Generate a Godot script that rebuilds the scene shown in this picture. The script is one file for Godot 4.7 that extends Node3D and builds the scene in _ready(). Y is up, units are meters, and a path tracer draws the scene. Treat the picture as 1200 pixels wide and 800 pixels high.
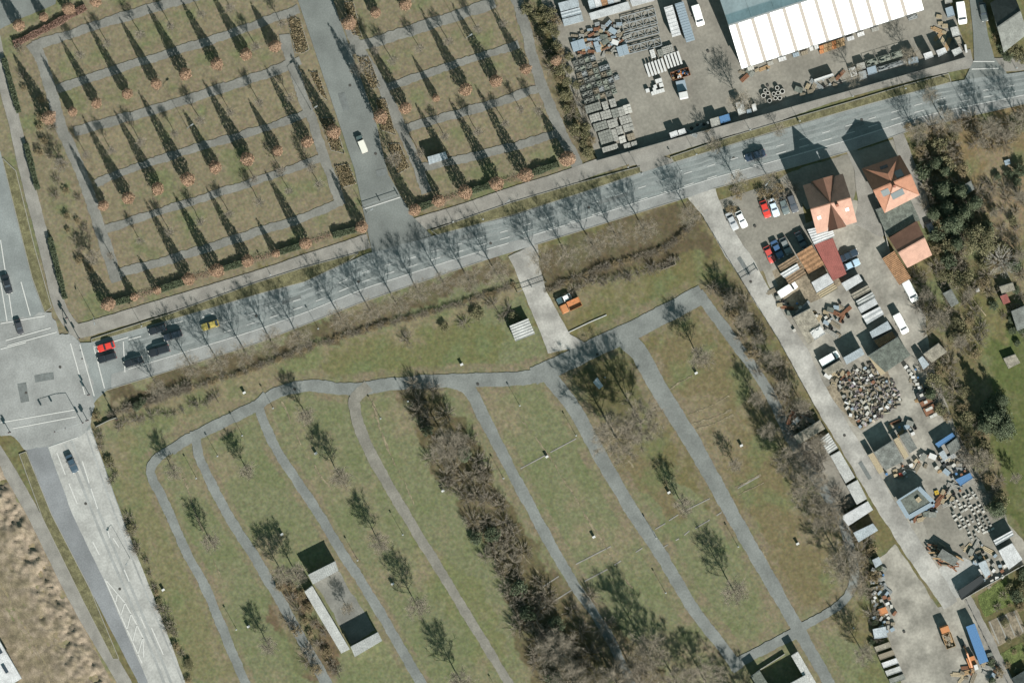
extends Node3D
# An aerial view of a street crossing, an avenue of bare trees, lawns with paths, yards and houses.
# Map units: the plan is laid out in units of 0.2 m (x to the east, y to the south), see P().

const S := 0.2
const K := 2.25
var rng := RandomNumberGenerator.new()
var taken := {}
var sheet_y := 0.02
var tex := {}
var mean := {"": 1.0}
var mats := {}
var nz := FastNoiseLite.new()

# ------------------------------------------------------------------ mesh builder
class MB:
	var v := PackedVector3Array()
	var n := PackedVector3Array()
	var c := PackedColorArray()
	var col := Color(1, 1, 1)
	var colored := false
	func tri(a: Vector3, b: Vector3, d: Vector3) -> void:
		var nn := (d - a).cross(b - a).normalized()
		v.append(a); v.append(b); v.append(d)
		n.append(nn); n.append(nn); n.append(nn)
		if colored:
			c.append(col); c.append(col); c.append(col)
	func quad(a: Vector3, b: Vector3, d: Vector3, e: Vector3) -> void:
		tri(a, b, d)
		tri(a, d, e)
	func box(at: Vector3, size: Vector3, b := Basis()) -> void:
		var h := size * 0.5
		var p := []
		for i in 8:
			p.append(at + b * Vector3(h.x if i & 1 else -h.x, h.y if i & 2 else -h.y, h.z if i & 4 else -h.z))
		quad(p[6], p[2], p[3], p[7])
		quad(p[0], p[4], p[5], p[1])
		quad(p[4], p[6], p[7], p[5])
		quad(p[1], p[3], p[2], p[0])
		quad(p[0], p[2], p[6], p[4])
		quad(p[5], p[7], p[3], p[1])
	func bar(a: Vector3, b: Vector3, w: float, h: float) -> void:
		var x := (b - a)
		var l := x.length()
		if l < 0.0001:
			return
		x /= l
		var up := Vector3.UP if absf(x.y) < 0.95 else Vector3.RIGHT
		var z := x.cross(up).normalized()
		var y := z.cross(x)
		box((a + b) * 0.5, Vector3(l, h, w), Basis(x, y, z))
	func tube(a: Vector3, b: Vector3, ra: float, rb: float, sides := 6, caps := false) -> void:
		var x := (b - a).normalized()
		var up := Vector3.UP if absf(x.y) < 0.9 else Vector3.RIGHT
		var z := x.cross(up).normalized()
		var y := z.cross(x)
		for i in sides:
			var t0 := TAU * i / sides
			var t1 := TAU * (i + 1) / sides
			var d0 := y * cos(t0) + z * sin(t0)
			var d1 := y * cos(t1) + z * sin(t1)
			quad(a + d0 * ra, b + d0 * rb, b + d1 * rb, a + d1 * ra)
			if caps:
				tri(b, b + d1 * rb, b + d0 * rb)
				tri(a, a + d0 * ra, a + d1 * ra)
	func prism(p: PackedVector2Array, y0: float, y1: float) -> void:
		var q := p.duplicate()
		var area := 0.0
		for i in q.size():
			area += q[i].cross(q[(i + 1) % q.size()])
		if area < 0.0:
			q.reverse()
		var ix := Geometry2D.triangulate_polygon(q)
		for i in range(0, ix.size(), 3):
			var a := q[ix[i]]
			var b := q[ix[i + 1]]
			var d := q[ix[i + 2]]
			if (b - a).cross(d - a) < 0.0:
				var t := b
				b = d
				d = t
			tri(Vector3(a.x, y1, a.y), Vector3(b.x, y1, b.y), Vector3(d.x, y1, d.y))
		if y1 > y0:
			for i in q.size():
				var a := q[i]
				var b := q[(i + 1) % q.size()]
				quad(Vector3(a.x, y0, a.y), Vector3(b.x, y0, b.y), Vector3(b.x, y1, b.y), Vector3(a.x, y1, a.y))
	func mesh() -> ArrayMesh:
		var arr := []
		arr.resize(Mesh.ARRAY_MAX)
		arr[Mesh.ARRAY_VERTEX] = v
		arr[Mesh.ARRAY_NORMAL] = n
		if colored:
			arr[Mesh.ARRAY_COLOR] = c
		var m := ArrayMesh.new()
		if v.size():
			m.add_surface_from_arrays(Mesh.PRIMITIVE_TRIANGLES, arr)
		return m

# ------------------------------------------------------------------ small helpers
func P(x: float, y: float, h := 0.0) -> Vector3:
	return Vector3((x - 600.0) * S, h, (y - 400.0) * S)

func Q(x: float, y: float) -> Vector2:
	return Vector2((x - 600.0) * S, (y - 400.0) * S)

func flat(a: Array) -> PackedVector2Array:        # [x, y, x, y ...] in map units to metres
	var p := PackedVector2Array()
	for i in range(0, a.size(), 2):
		p.append(Q(a[i], a[i + 1]))
	return p

func lin(r: float, g: float, b: float) -> Color:   # tone of a sunlit level surface to its base colour (linear)
	var c := Color(r / 255.0, g / 255.0, b / 255.0).srgb_to_linear()
	return Color(c.r / K, c.g / K, c.b / K)

func numbered(called: String) -> String:
	var k: int = taken.get(called, 0)
	taken[called] = k + 1
	return called if k == 0 else "%s_%03d" % [called, k]

func thing(called: String, label: String, category: String, group := "", at := Vector3.ZERO, turn := 0.0) -> Node3D:
	var o := Node3D.new()
	o.name = numbered(called)
	add_child(o)
	o.position = at
	o.rotation.y = turn
	tag(o, label, category, group)
	return o

func tag(o: Node, label: String, category: String, group := "") -> void:
	o.set_meta("label", label)
	o.set_meta("category", category)
	if group != "":
		o.set_meta("group", group)

func part(called: String, mb, m: Material, parent: Node, at := Vector3.ZERO) -> MeshInstance3D:
	var o := MeshInstance3D.new()
	o.mesh = mb.mesh() if mb is MB else mb
	o.material_override = m
	o.position = at
	if parent == self:
		o.name = numbered(called)
	else:
		o.name = called
	parent.add_child(o, true)
	return o

func struct(called: String, mb, m: Material) -> MeshInstance3D:
	var o := part(called, mb, m, self)
	o.set_meta("kind", "structure")
	return o

func copy(o: Node3D, at: Vector3, turn: float, sc: Vector3, label := "", group := "") -> Node3D:
	var c: Node3D = o.duplicate()
	c.name = numbered(str(o.get_meta("base")) if o.has_meta("base") else str(o.name))
	add_child(c)
	c.position = at
	c.rotation = Vector3(0, turn, 0)
	c.scale = sc
	if label != "":
		c.set_meta("label", label)
	if group != "":
		c.set_meta("group", group)
	return c

# ------------------------------------------------------------------ materials
func noise_tex(key: String, freq: float, octaves: int, lo: float, hi: float, sd: int, kind := FastNoiseLite.TYPE_SIMPLEX_SMOOTH) -> ImageTexture:
	if tex.has(key):
		return tex[key]
	var f := FastNoiseLite.new()
	f.seed = sd
	f.noise_type = kind
	f.frequency = freq
	f.fractal_type = FastNoiseLite.FRACTAL_FBM
	f.fractal_octaves = octaves
	f.fractal_gain = 0.6
	var im := f.get_seamless_image(512, 512)
	im.convert(Image.FORMAT_L8)
	var d := im.get_data()
	var total := 0.0
	for i in d.size():
		var x := d[i] / 255.0
		x = clampf((x - 0.5) * 1.5 + 0.5, 0.0, 1.0)
		d[i] = int(255.0 * lerpf(lo, hi, x))
		total += pow(d[i] / 255.0, 2.2)
	mean[key] = total / d.size()
	var t := ImageTexture.create_from_image(Image.create_from_data(512, 512, false, Image.FORMAT_L8, d))
	tex[key] = t
	return t

# turf: three soft noises, one for each colour, so that patches differ in hue as well as in tone
func turf_tex() -> void:
	var ims := []
	for k in 4:
		var f := FastNoiseLite.new()
		f.seed = 40 + k
		f.noise_type = FastNoiseLite.TYPE_SIMPLEX_SMOOTH
		f.frequency = 0.03 if k == 3 else 0.055
		f.fractal_octaves = 3
		var im := f.get_seamless_image(512, 512)
		im.convert(Image.FORMAT_L8)
		ims.append(im.get_data())
	var out := PackedByteArray()
	out.resize(512 * 512 * 3)
	var sum := Vector3.ZERO
	for i in 512 * 512:
		var base: float = (ims[3][i] / 255.0 - 0.5) * 0.10 + (ims[0][i] / 255.0 - 0.5) * 0.12
		for c in 3:
			var x: float = clampf(0.84 + base + (ims[c][i] / 255.0 - 0.5) * (0.06 if c != 2 else 0.08), 0.5, 1.0)
			out[i * 3 + c] = int(x * 255.0)
			sum[c] += pow(x, 2.2)
	mean["turf"] = (sum.x + sum.y + sum.z) / 3.0 / (512.0 * 512.0)
	tex["turf"] = ImageTexture.create_from_image(Image.create_from_data(512, 512, false, Image.FORMAT_RGB8, out))

# grain: name of a fine texture, its size in metres; a coarse one multiplies it
func mat(c: Color, rough := 0.9, fine := "soft", fine_m := 3.0, coarse := "", coarse_m := 23.0) -> StandardMaterial3D:
	var m := StandardMaterial3D.new()
	var f: float = 1.0 / (mean[fine] * mean[coarse])
	var l := Color(minf(c.r * f, 0.97), minf(c.g * f, 0.97), minf(c.b * f, 0.97))
	m.albedo_color = l.linear_to_srgb()
	m.roughness = rough
	m.metallic_specular = 0.35
	if fine != "":
		m.albedo_texture = tex[fine]
		m.uv1_triplanar = true
		m.uv1_world_triplanar = true
		m.uv1_scale = Vector3.ONE / (fine_m * 7.5)
	if coarse != "":
		m.detail_enabled = true
		m.detail_albedo = tex[coarse]
		m.detail_blend_mode = BaseMaterial3D.BLEND_MODE_MUL
		m.detail_uv_layer = BaseMaterial3D.DETAIL_UV_2
		m.uv2_triplanar = true
		m.uv2_world_triplanar = true
		m.uv2_scale = Vector3.ONE / (coarse_m * 2.2)
	return m

func leafy(c: Color, back := 0.3) -> StandardMaterial3D:
	var m := StandardMaterial3D.new()
	m.albedo_color = Color(c.r, c.g, c.b).linear_to_srgb()
	m.vertex_color_use_as_albedo = true
	m.roughness = 0.8
	m.metallic_specular = 0.3
	m.cull_mode = BaseMaterial3D.CULL_DISABLED
	if back > 0.0:
		m.backlight_enabled = true
		m.backlight = Color(c.r * back, c.g * back, c.b * back).linear_to_srgb()
	return m

func paint(c: Color, rough := 0.3) -> StandardMaterial3D:
	var m := StandardMaterial3D.new()
	m.albedo_color = c.linear_to_srgb()
	m.roughness = rough
	m.clearcoat_enabled = true
	m.clearcoat = 0.6
	m.clearcoat_roughness = 0.1
	return m

func make_materials() -> void:
	noise_tex("soft", 0.06, 3, 0.90, 1.0, 1)
	noise_tex("grain", 0.10, 2, 0.80, 1.0, 2)
	noise_tex("strong", 0.08, 2, 0.66, 1.0, 3)
	noise_tex("patch", 0.012, 4, 0.86, 1.0, 4)
	noise_tex("stain", 0.02, 4, 0.76, 1.0, 5)
	turf_tex()
	mats.asphalt = mat(lin(152, 158, 157), 0.85, "soft", 2.1, "patch", 31.0)
	mats.asphalt_light = mat(lin(166, 168, 166), 0.85, "soft", 2.3, "patch", 27.0)
	mats.asphalt_dark = mat(lin(146, 149, 152), 0.85, "soft", 2.2, "patch", 37.0)
	mats.tyre_band = mat(lin(174, 176, 174), 0.85, "soft", 2.3, "patch", 27.0)
	mats.asphalt_mid = mat(lin(142, 149, 148), 0.85, "soft", 2.3, "patch", 21.0)
	mats.asphalt_patch = mat(lin(126, 131, 130), 0.85, "soft", 2.3, "patch", 9.0)
	mats.cycle = mat(lin(160, 162, 160), 0.85, "soft", 2.0, "patch", 19.0)
	mats.side_road = mat(lin(132, 137, 134), 0.85, "soft", 2.0, "patch", 33.0)
	mats.lane = mat(lin(140, 140, 134), 0.9, "soft", 2.6, "patch", 17.0)
	mats.lawn_path = mat(lin(139, 143, 140), 0.9, "soft", 2.6, "patch", 21.0)
	mats.lawn_path_grey = mat(lin(146, 143, 134), 0.9, "soft", 2.4, "patch", 15.0)
	mats.footway = mat(lin(158, 155, 148), 0.9, "soft", 1.7, "patch", 13.0)
	mats.concrete = mat(lin(190, 190, 186), 0.9, "soft", 2.9, "patch", 17.0)
	mats.drive = mat(lin(183, 181, 175), 0.9, "soft", 2.9, "stain", 41.0)
	mats.yard = mat(lin(152, 148, 138), 0.9, "soft", 4.1, "patch", 29.0)
	mats.yard_brown = mat(lin(152, 141, 122), 0.95, "grain", 4.7, "stain", 17.0)
	mats.yard_pale = mat(lin(168, 164, 154), 0.95, "soft", 3.7, "stain", 33.0)
	mats.white_line = mat(lin(226, 226, 222), 0.7, "grain", 1.3)
	mats.worn_line = mat(lin(214, 215, 212), 0.7, "grain", 1.1)
	mats.kerb = mat(lin(170, 168, 160), 0.9, "soft", 1.0)
	mats.iron = mat(lin(80, 78, 74), 0.7, "soft", 1.0)
	mats.galv = mat(lin(168, 173, 174), 0.5, "soft", 1.0)
	mats.dark_steel = mat(lin(62, 66, 68), 0.6, "soft", 1.0)
	mats.wall_white = mat(Color(0.55, 0.53, 0.48), 0.9, "soft", 3.0, "patch", 9.0)
	mats.wall_grey = mat(Color(0.3, 0.3, 0.29), 0.9, "soft", 3.0, "patch", 9.0)
	mats.wall_brick = mat(Color(0.24, 0.1, 0.07), 0.9, "grain", 1.2, "patch", 9.0)
	mats.door = mat(Color(0.12, 0.08, 0.05), 0.6, "soft", 1.0)
	mats.glass = mat(Color(0.03, 0.04, 0.05), 0.1, "")
	mats.tyre = mat(Color(0.02, 0.02, 0.02), 0.9, "")
	mats.rim = mat(Color(0.4, 0.4, 0.4), 0.4, "")
	mats.lamp_glass = mat(Color(0.6, 0.6, 0.55), 0.3, "")
	mats.red_glass = mat(Color(0.3, 0.02, 0.02), 0.3, "")
	mats.bark = mat(Color(0.12, 0.10, 0.075), 0.95, "strong", 0.9)
	mats.bark_pale = mat(Color(0.22, 0.2, 0.17), 0.95, "strong", 0.9)
	mats.twig = mat(Color(0.21, 0.185, 0.145), 0.95, "")
	mats.twig_pale = mat(Color(0.185, 0.165, 0.135), 0.95, "")
	mats.twig_green = mat(Color(0.11, 0.10, 0.05), 0.95, "")
	mats.brown_leaf = leafy(Color(0.275, 0.185, 0.125), 0.2)
	mats.dark_leaf = leafy(Color(0.078, 0.096, 0.058), 0.25)
	mats.olive_leaf = leafy(Color(0.15, 0.142, 0.08), 0.25)
	mats.fresh_leaf = leafy(Color(0.115, 0.135, 0.055), 0.3)
	mats.dry_leaf = leafy(Color(0.20, 0.16, 0.095), 0.25)
	mats.russet_leaf = leafy(Color(0.21, 0.135, 0.105), 0.2)
	mats.blossom = leafy(Color(0.42, 0.40, 0.36), 0.3)
	mats.roof_white = mat(lin(228, 229, 230), 0.6, "grain", 2.3, "patch", 7.0)
	mats.roof_hall = mat(Color(0.74, 0.75, 0.76), 0.55, "soft", 3.0, "patch", 17.0)
	mats.skylight = mat(Color(0.16, 0.142, 0.122), 0.4, "soft", 2.0)
	mats.roof_fibre = mat(lin(206, 207, 204), 0.85, "grain", 3.1, "patch", 9.0)
	mats.roof_blue = mat(lin(198, 207, 213), 0.6, "grain", 2.7, "patch", 8.0)
	mats.roof_beige = mat(lin(172, 165, 150), 0.9, "grain", 3.3, "stain", 9.0)
	mats.roof_grey = mat(lin(138, 141, 136), 0.9, "grain", 3.3, "stain", 11.0)
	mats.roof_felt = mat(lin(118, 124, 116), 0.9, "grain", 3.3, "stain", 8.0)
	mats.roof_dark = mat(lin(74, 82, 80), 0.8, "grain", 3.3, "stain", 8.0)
	mats.roof_brown = mat(lin(150, 128, 104), 0.9, "grain", 2.9, "stain", 8.0)
	mats.roof_rust = mat(lin(178, 138, 104), 0.9, "grain", 2.9, "stain", 6.0)
	mats.roof_red = mat(lin(176, 108, 100), 0.8, "grain", 2.1, "patch", 8.0)
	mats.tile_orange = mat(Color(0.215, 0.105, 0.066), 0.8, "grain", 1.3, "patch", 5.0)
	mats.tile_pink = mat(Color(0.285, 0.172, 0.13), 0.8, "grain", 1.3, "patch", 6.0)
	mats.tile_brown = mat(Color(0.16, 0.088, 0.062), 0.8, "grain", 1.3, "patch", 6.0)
	mats.solar = mat(lin(126, 136, 138), 0.45, "soft", 1.0)
	mats.wood = mat(lin(190, 160, 122), 0.9, "strong", 1.0)
	mats.wood_pale = mat(lin(200, 184, 154), 0.9, "strong", 1.1)
	mats.wood_grey = mat(lin(158, 148, 130), 0.9, "strong", 1.1)
	mats.stone = mat(lin(178, 177, 170), 0.9, "strong", 1.3, "patch", 4.0)
	mats.stone_dark = mat(lin(148, 150, 143), 0.9, "strong", 1.3, "patch", 4.0)
	mats.stone_white = mat(lin(216, 214, 206), 0.8, "grain", 1.2)
	mats.wire = mat(lin(158, 164, 152), 0.7, "strong", 0.8)
	mats.rusty = mat(lin(150, 108, 84), 0.9, "strong", 0.8)
	mats.plastic_white = mat(lin(236, 236, 234), 0.5, "soft", 1.0)
	mats.blue = mat(lin(98, 142, 190), 0.5, "grain", 1.5)
	mats.blue_pale = mat(lin(166, 182, 194), 0.5, "grain", 1.5)
	mats.orange = mat(lin(220, 150, 100), 0.5, "soft", 1.0)
	mats.yellow = mat(lin(214, 180, 70), 0.5, "soft", 1.0)
	mats.tarp_red = mat(lin(190, 84, 66), 0.7, "grain", 1.0)
	mats.fence = mat(Color(0.09, 0.10, 0.095), 0.8, "grain", 1.0)
	mats.worn = mat(lin(147, 137, 113), 1.0, "grain", 2.9, "stain", 9.0)
	mats.sand = mat(Color(0.9, 0.9, 0.9), 0.95, "grain", 2.9, "stain", 15.0)
	mats.sand.albedo_color = Color(1, 1, 1)
	mats.sand.vertex_color_use_as_albedo = true
	var g := StandardMaterial3D.new()
	g.vertex_color_use_as_albedo = true
	g.albedo_color = Color(1, 1, 1)
	g.albedo_texture = tex.turf
	g.uv1_triplanar = true
	g.uv1_world_triplanar = true
	g.uv1_scale = Vector3.ONE / 27.0
	g.detail_enabled = true
	g.detail_albedo = tex.soft
	g.detail_blend_mode = BaseMaterial3D.BLEND_MODE_MUL
	g.detail_uv_layer = BaseMaterial3D.DETAIL_UV_2
	g.uv2_triplanar = true
	g.uv2_world_triplanar = true
	g.uv2_scale = Vector3.ONE / 61.0
	g.roughness = 1.0
	g.metallic_specular = 0.15
	mats.ground = g

# ------------------------------------------------------------------ sheets, ribbons and lines
func rough_edge(p: PackedVector2Array, step: float, amount: float) -> PackedVector2Array:
	var out := PackedVector2Array()
	for i in p.size():
		var a := p[i]
		var b := p[(i + 1) % p.size()]
		var k := maxi(1, int((b - a).length() / step))
		for j in k:
			var q := a.lerp(b, float(j) / k)
			if amount > 0.0:
				q += Vector2(nz.get_noise_2d(q.x * 9.0, q.y * 9.0), nz.get_noise_2d(q.x * 9.0 + 300.0, q.y * 9.0)) * amount * 2.0
			out.append(q)
	return out

func sheet(called: String, pts: Array, m: Material, amount := 0.0, lift := -1.0) -> MeshInstance3D:
	sheet_y += 0.0025
	var mb := MB.new()
	mb.prism(rough_edge(flat(pts), 0.7, amount), 0.0, sheet_y if lift < 0.0 else lift)
	return struct(called, mb, m)

func smooth_line(pts: Array) -> PackedVector2Array:
	var c := Curve2D.new()
	var p := flat(pts)
	for i in p.size():
		var a := p[maxi(0, i - 1)]
		var b := p[mini(p.size() - 1, i + 1)]
		var t := (b - a) / 6.0
		c.add_point(p[i], -t, t)
	return c.tessellate_even_length(6, 0.5)

func ribbon(called: String, pts: Array, w0: float, w1: float, m: Material, amount := 0.12) -> MeshInstance3D:
	sheet_y += 0.0025
	var l := smooth_line(pts)
	var a := PackedVector2Array()
	var b := PackedVector2Array()
	for i in l.size():
		var d := (l[mini(l.size() - 1, i + 1)] - l[maxi(0, i - 1)]).normalized()
		var s := d.orthogonal()
		var w := lerpf(w0, w1, float(i) / (l.size() - 1)) * S * 0.5
		var k0 := (nz.get_noise_2d(l[i].x * 7.0, l[i].y * 7.0) + 0.7 * nz.get_noise_2d(l[i].x * 31.0, l[i].y * 31.0)) * amount * 2.0
		var k1 := (nz.get_noise_2d(l[i].x * 7.0 + 90.0, l[i].y * 7.0) + 0.7 * nz.get_noise_2d(l[i].x * 31.0 + 90.0, l[i].y * 31.0)) * amount * 2.0
		a.append(l[i] + s * (w + k0))
		b.append(l[i] - s * (w + k1))
	var mb := MB.new()
	for i in l.size() - 1:
		var y := sheet_y
		mb.quad(Vector3(b[i].x, y, b[i].y), Vector3(a[i].x, y, a[i].y), Vector3(a[i + 1].x, y, a[i + 1].y), Vector3(b[i + 1].x, y, b[i + 1].y))
	if mb.n[0].y < 0.0:
		for i in range(0, mb.v.size(), 3):
			var t := mb.v[i + 1]
			mb.v[i + 1] = mb.v[i + 2]
			mb.v[i + 2] = t
		for i in mb.n.size():
			mb.n[i] = -mb.n[i]
	return struct(called, mb, m)

func mark(parent: Node, x0: float, y0: float, x1: float, y1: float, w: float, m: Material, y := 0.42) -> void:
	var a := P(x0, y0, y)
	var b := P(x1, y1, y)
	var s := (b - a).cross(Vector3.UP).normalized() * w * 0.5
	var mb := MB.new()
	mb.quad(a - s, b - s, b + s, a + s)
	if mb.n[0].y < 0.0:
		mb = MB.new()
		mb.quad(a - s, a + s, b + s, b - s)
	part("lane_marking", mb, m, parent)

func along(pl: Array, x: float) -> float:           # y of a polyline at x
	for i in range(0, pl.size() - 2, 2):
		if x <= pl[i + 2]:
			return lerpf(pl[i + 1], pl[i + 3], (x - pl[i]) / (pl[i + 2] - pl[i]))
	return pl[pl.size() - 1]

func blotch(x: float, y: float) -> float:
	return nz.get_noise_2d(x, y)

# ------------------------------------------------------------------ trees
func bare_meshes(sd: int, H: float, R: float, clear: float, twigs: int, up := 0.75, thick := 1.0, twig_w := 0.03) -> Array:
	rng.seed = sd
	var tr := MB.new()
	var cr := MB.new()
	var r0 := (0.016 * H + 0.03) * thick
	var pts := [Vector3.ZERO]
	var top := H * 0.9
	for i in 5:
		pts.append(Vector3(rng.randf_range(-0.12, 0.12), top * (i + 1) / 5.0, rng.randf_range(-0.12, 0.12)))
	for i in 5:
		var ra: float = r0 * (1.0 - 0.17 * i)
		tr.tube(pts[i], pts[i + 1], ra, r0 * (1.0 - 0.17 * (i + 1)), 7)
	tr.tube(Vector3(0, -0.05, 0), Vector3(0, 0.35, 0), r0 * 1.6, r0, 7)
	var segs := []
	var nl := 21
	for i in nl:
		var t := float(i) / nl
		var h := lerpf(clear, H * 0.82, t)
		var az := i * 2.399 + rng.randf_range(-0.4, 0.4)
		var reach := R * (1.0 - 0.55 * t * t) * rng.randf_range(0.8, 1.08)
		var rise := minf(reach * up * rng.randf_range(0.8, 1.25) + 0.3, H - h)
		var a := Vector3(0, h, 0)
		var e := Vector3(cos(az) * reach, h + rise, sin(az) * reach)
		var mid := a.lerp(e, 0.5) + Vector3(rng.randf_range(-0.2, 0.2), -rise * 0.12, rng.randf_range(-0.2, 0.2))
		var rr := r0 * 0.27 * (1.0 - 0.5 * t)
		cr.tube(a, mid, rr, rr * 0.65, 4)
		cr.tube(mid, e, rr * 0.65, rr * 0.2, 4)
		segs.append([mid, e])
		var nb := 7
		for j in nb:
			var u := 0.25 + 0.72 * j / nb
			var b0 := a.lerp(mid, u * 2.0) if u < 0.5 else mid.lerp(e, u * 2.0 - 1.0)
			var d := (e - a).normalized()
			var side := Vector3(rng.randf_range(-1, 1), rng.randf_range(-0.2, 0.9), rng.randf_range(-1, 1))
			var L := reach * rng.randf_range(0.28, 0.5) * (1.15 - 0.5 * u)
			var b1 := b0 + (d * 0.7 + side * 0.8).normalized() * L
			b1.y = minf(b1.y, H * 1.02)
			cr.tube(b0, b1, rr * 0.4, rr * 0.12, 3)
			segs.append([b0, b1])
			for k in 3:
				var c0 := b0.lerp(b1, rng.randf_range(0.35, 0.95))
				var c1 := c0 + ((b1 - b0).normalized() * 0.8 + Vector3(rng.randf_range(-1, 1), rng.randf_range(-0.3, 0.9), rng.randf_range(-1, 1)) * 0.8).normalized() * L * rng.randf_range(0.35, 0.6)
				c1.y = minf(c1.y, H * 1.04)
				cr.tube(c0, c1, rr * 0.13, 0.006, 3)
				segs.append([c0, c1])
				segs.append([c0, c1])
	for i in twigs:
		var sg: Array = segs[rng.randi() % segs.size()]
		var p: Vector3 = sg[0].lerp(sg[1], sqrt(rng.randf()))
		var d: Vector3 = ((sg[1] - sg[0]).normalized() * 0.8 + Vector3(rng.randf_range(-1, 1), rng.randf_range(-0.3, 1.0), rng.randf_range(-1, 1))).normalized()
		var L2 := rng.randf_range(0.5, 1.4) * (0.5 + H / 22.0)
		var s := d.cross(Vector3(rng.randf_range(-1, 1), rng.randf_range(-1, 1), rng.randf_range(-1, 1))).normalized() * twig_w * rng.randf_range(0.6, 1.2)
		cr.tri(p - s, p + s, p + d * L2)
	return [tr.mesh(), cr.mesh()]

func tree_proto(called: String, meshes: Array, bark: Material, crown: Material, category: String) -> Node3D:
	var o := Node3D.new()
	o.name = called
	o.set_meta("base", called)
	o.set_meta("category", category)
	part("trunk", meshes[0], bark, o)
	part("crown", meshes[1], crown, o)
	return o

func leaf(mb: MB, p: Vector3, size: float, tone: float) -> void:
	var a := Vector3(rng.randf_range(-1, 1), rng.randf_range(-1, 1), rng.randf_range(-1, 1)).normalized()
	var b := a.cross(Vector3(rng.randf_range(-1, 1), rng.randf_range(-1, 1), rng.randf_range(-1, 1))).normalized()
	var k := rng.randf_range(1.0 - tone, 1.0 + tone)
	mb.col = Color(k, k * rng.randf_range(0.93, 1.05), k * rng.randf_range(0.88, 1.08))
	mb.quad(p - a * size, p + b * size * 0.6, p + a * size, p - b * size * 0.6)

# a narrow tree: its leaves stand on short twigs up a cone
func column_meshes(sd: int, H: float, R: float, leaves: int, low := 0.06) -> Array:
	rng.seed = sd
	var tr := MB.new()
	tr.tube(Vector3(0, -0.05, 0), Vector3(0, H * 0.5, 0), 0.16 * R / 1.4 + 0.04, 0.09, 7)
	tr.tube(Vector3(0, H * 0.5, 0), Vector3(0, H * 0.96, 0), 0.09, 0.02, 5)
	for i in 26:
		var h := H * lerpf(0.08, 0.85, i / 26.0)
		var az := i * 2.399
		var r := R * 0.8 * (1.0 - h / H)
		tr.tube(Vector3(0, h, 0), Vector3(cos(az) * r, h + r * 1.7, sin(az) * r), 0.035, 0.012, 3)
	var cr := MB.new()
	cr.colored = true
	var lobes := []
	for i in 40:
		lobes.append([rng.randf() * TAU, rng.randf(), rng.randf_range(-0.2, 0.25)])
	for i in leaves:
		var t := low + (1.0 - low) * (1.0 - sqrt(rng.randf() * 0.985 + 0.0))
		var prof := minf(1.0, (t - low) * 9.0 + 0.45) * pow(1.0 - t, 0.82) * 1.08
		var az := rng.randf() * TAU
		var bump := 0.0
		for l in lobes:
			var da: float = absf(wrapf(az - l[0], -PI, PI))
			if da < 0.5 and absf(t - l[1]) < 0.07:
				bump += l[2] * (1.0 - da * 2.0)
		var r := R * prof * (1.0 + bump) * (1.0 - 0.55 * pow(rng.randf(), 1.6)) + 0.05
		leaf(cr, Vector3(cos(az) * r, H * t, sin(az) * r), rng.randf_range(0.08, 0.19), 0.5)
	return [tr.mesh(), cr.mesh()]

# a leafy ball or cone of clumps
func bush_meshes(sd: int, R: float, H: float, leaves: int, cone: bool, size := 0.16, stems := 9) -> Array:
	rng.seed = sd
	var tr := MB.new()
	for i in stems:
		var az := rng.randf() * TAU
		var r := rng.randf_range(0.1, 0.6) * R
		tr.tube(Vector3(cos(az) * 0.1, -0.03, sin(az) * 0.1), Vector3(cos(az) * r, H * rng.randf_range(0.5, 0.9), sin(az) * r), 0.05, 0.015, 4)
	if cone:
		tr.tube(Vector3(0, -0.05, 0), Vector3(0, H * 0.97, 0), 0.2, 0.03, 6)
	var cr := MB.new()
	cr.colored = true
	var clumps := []
	var nc := int(26 + leaves / 90.0)
	for i in nc:
		if cone:
			var t := 1.0 - sqrt(rng.randf())
			var r := R * (1.0 - t) * rng.randf_range(0.5, 1.0)
			var az := rng.randf() * TAU
			clumps.append([Vector3(cos(az) * r, H * (0.06 + 0.92 * t), sin(az) * r), R * (0.12 + 0.26 * (1.0 - t))])
		else:
			var d := Vector3(rng.randf_range(-1, 1), rng.randf_range(-0.5, 1), rng.randf_range(-1, 1)).normalized() * rng.randf_range(0.45, 1.0)
			clumps.append([Vector3(d.x * R * 0.85, H * (0.5 + d.y * 0.42), d.z * R * 0.85), R * rng.randf_range(0.16, 0.36)])
	for i in leaves:
		var cl: Array = clumps[rng.randi() % nc]
		var d := Vector3(rng.randf_range(-1, 1), rng.randf_range(-1, 1), rng.randf_range(-1, 1)).normalized()
		var p: Vector3 = cl[0] + d * cl[1] * pow(rng.randf(), 0.4)
		p.y = maxf(p.y, 0.04)
		leaf(cr, p, size * rng.randf_range(0.6, 1.25), 0.28)
	return [tr.mesh(), cr.mesh()]

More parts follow.
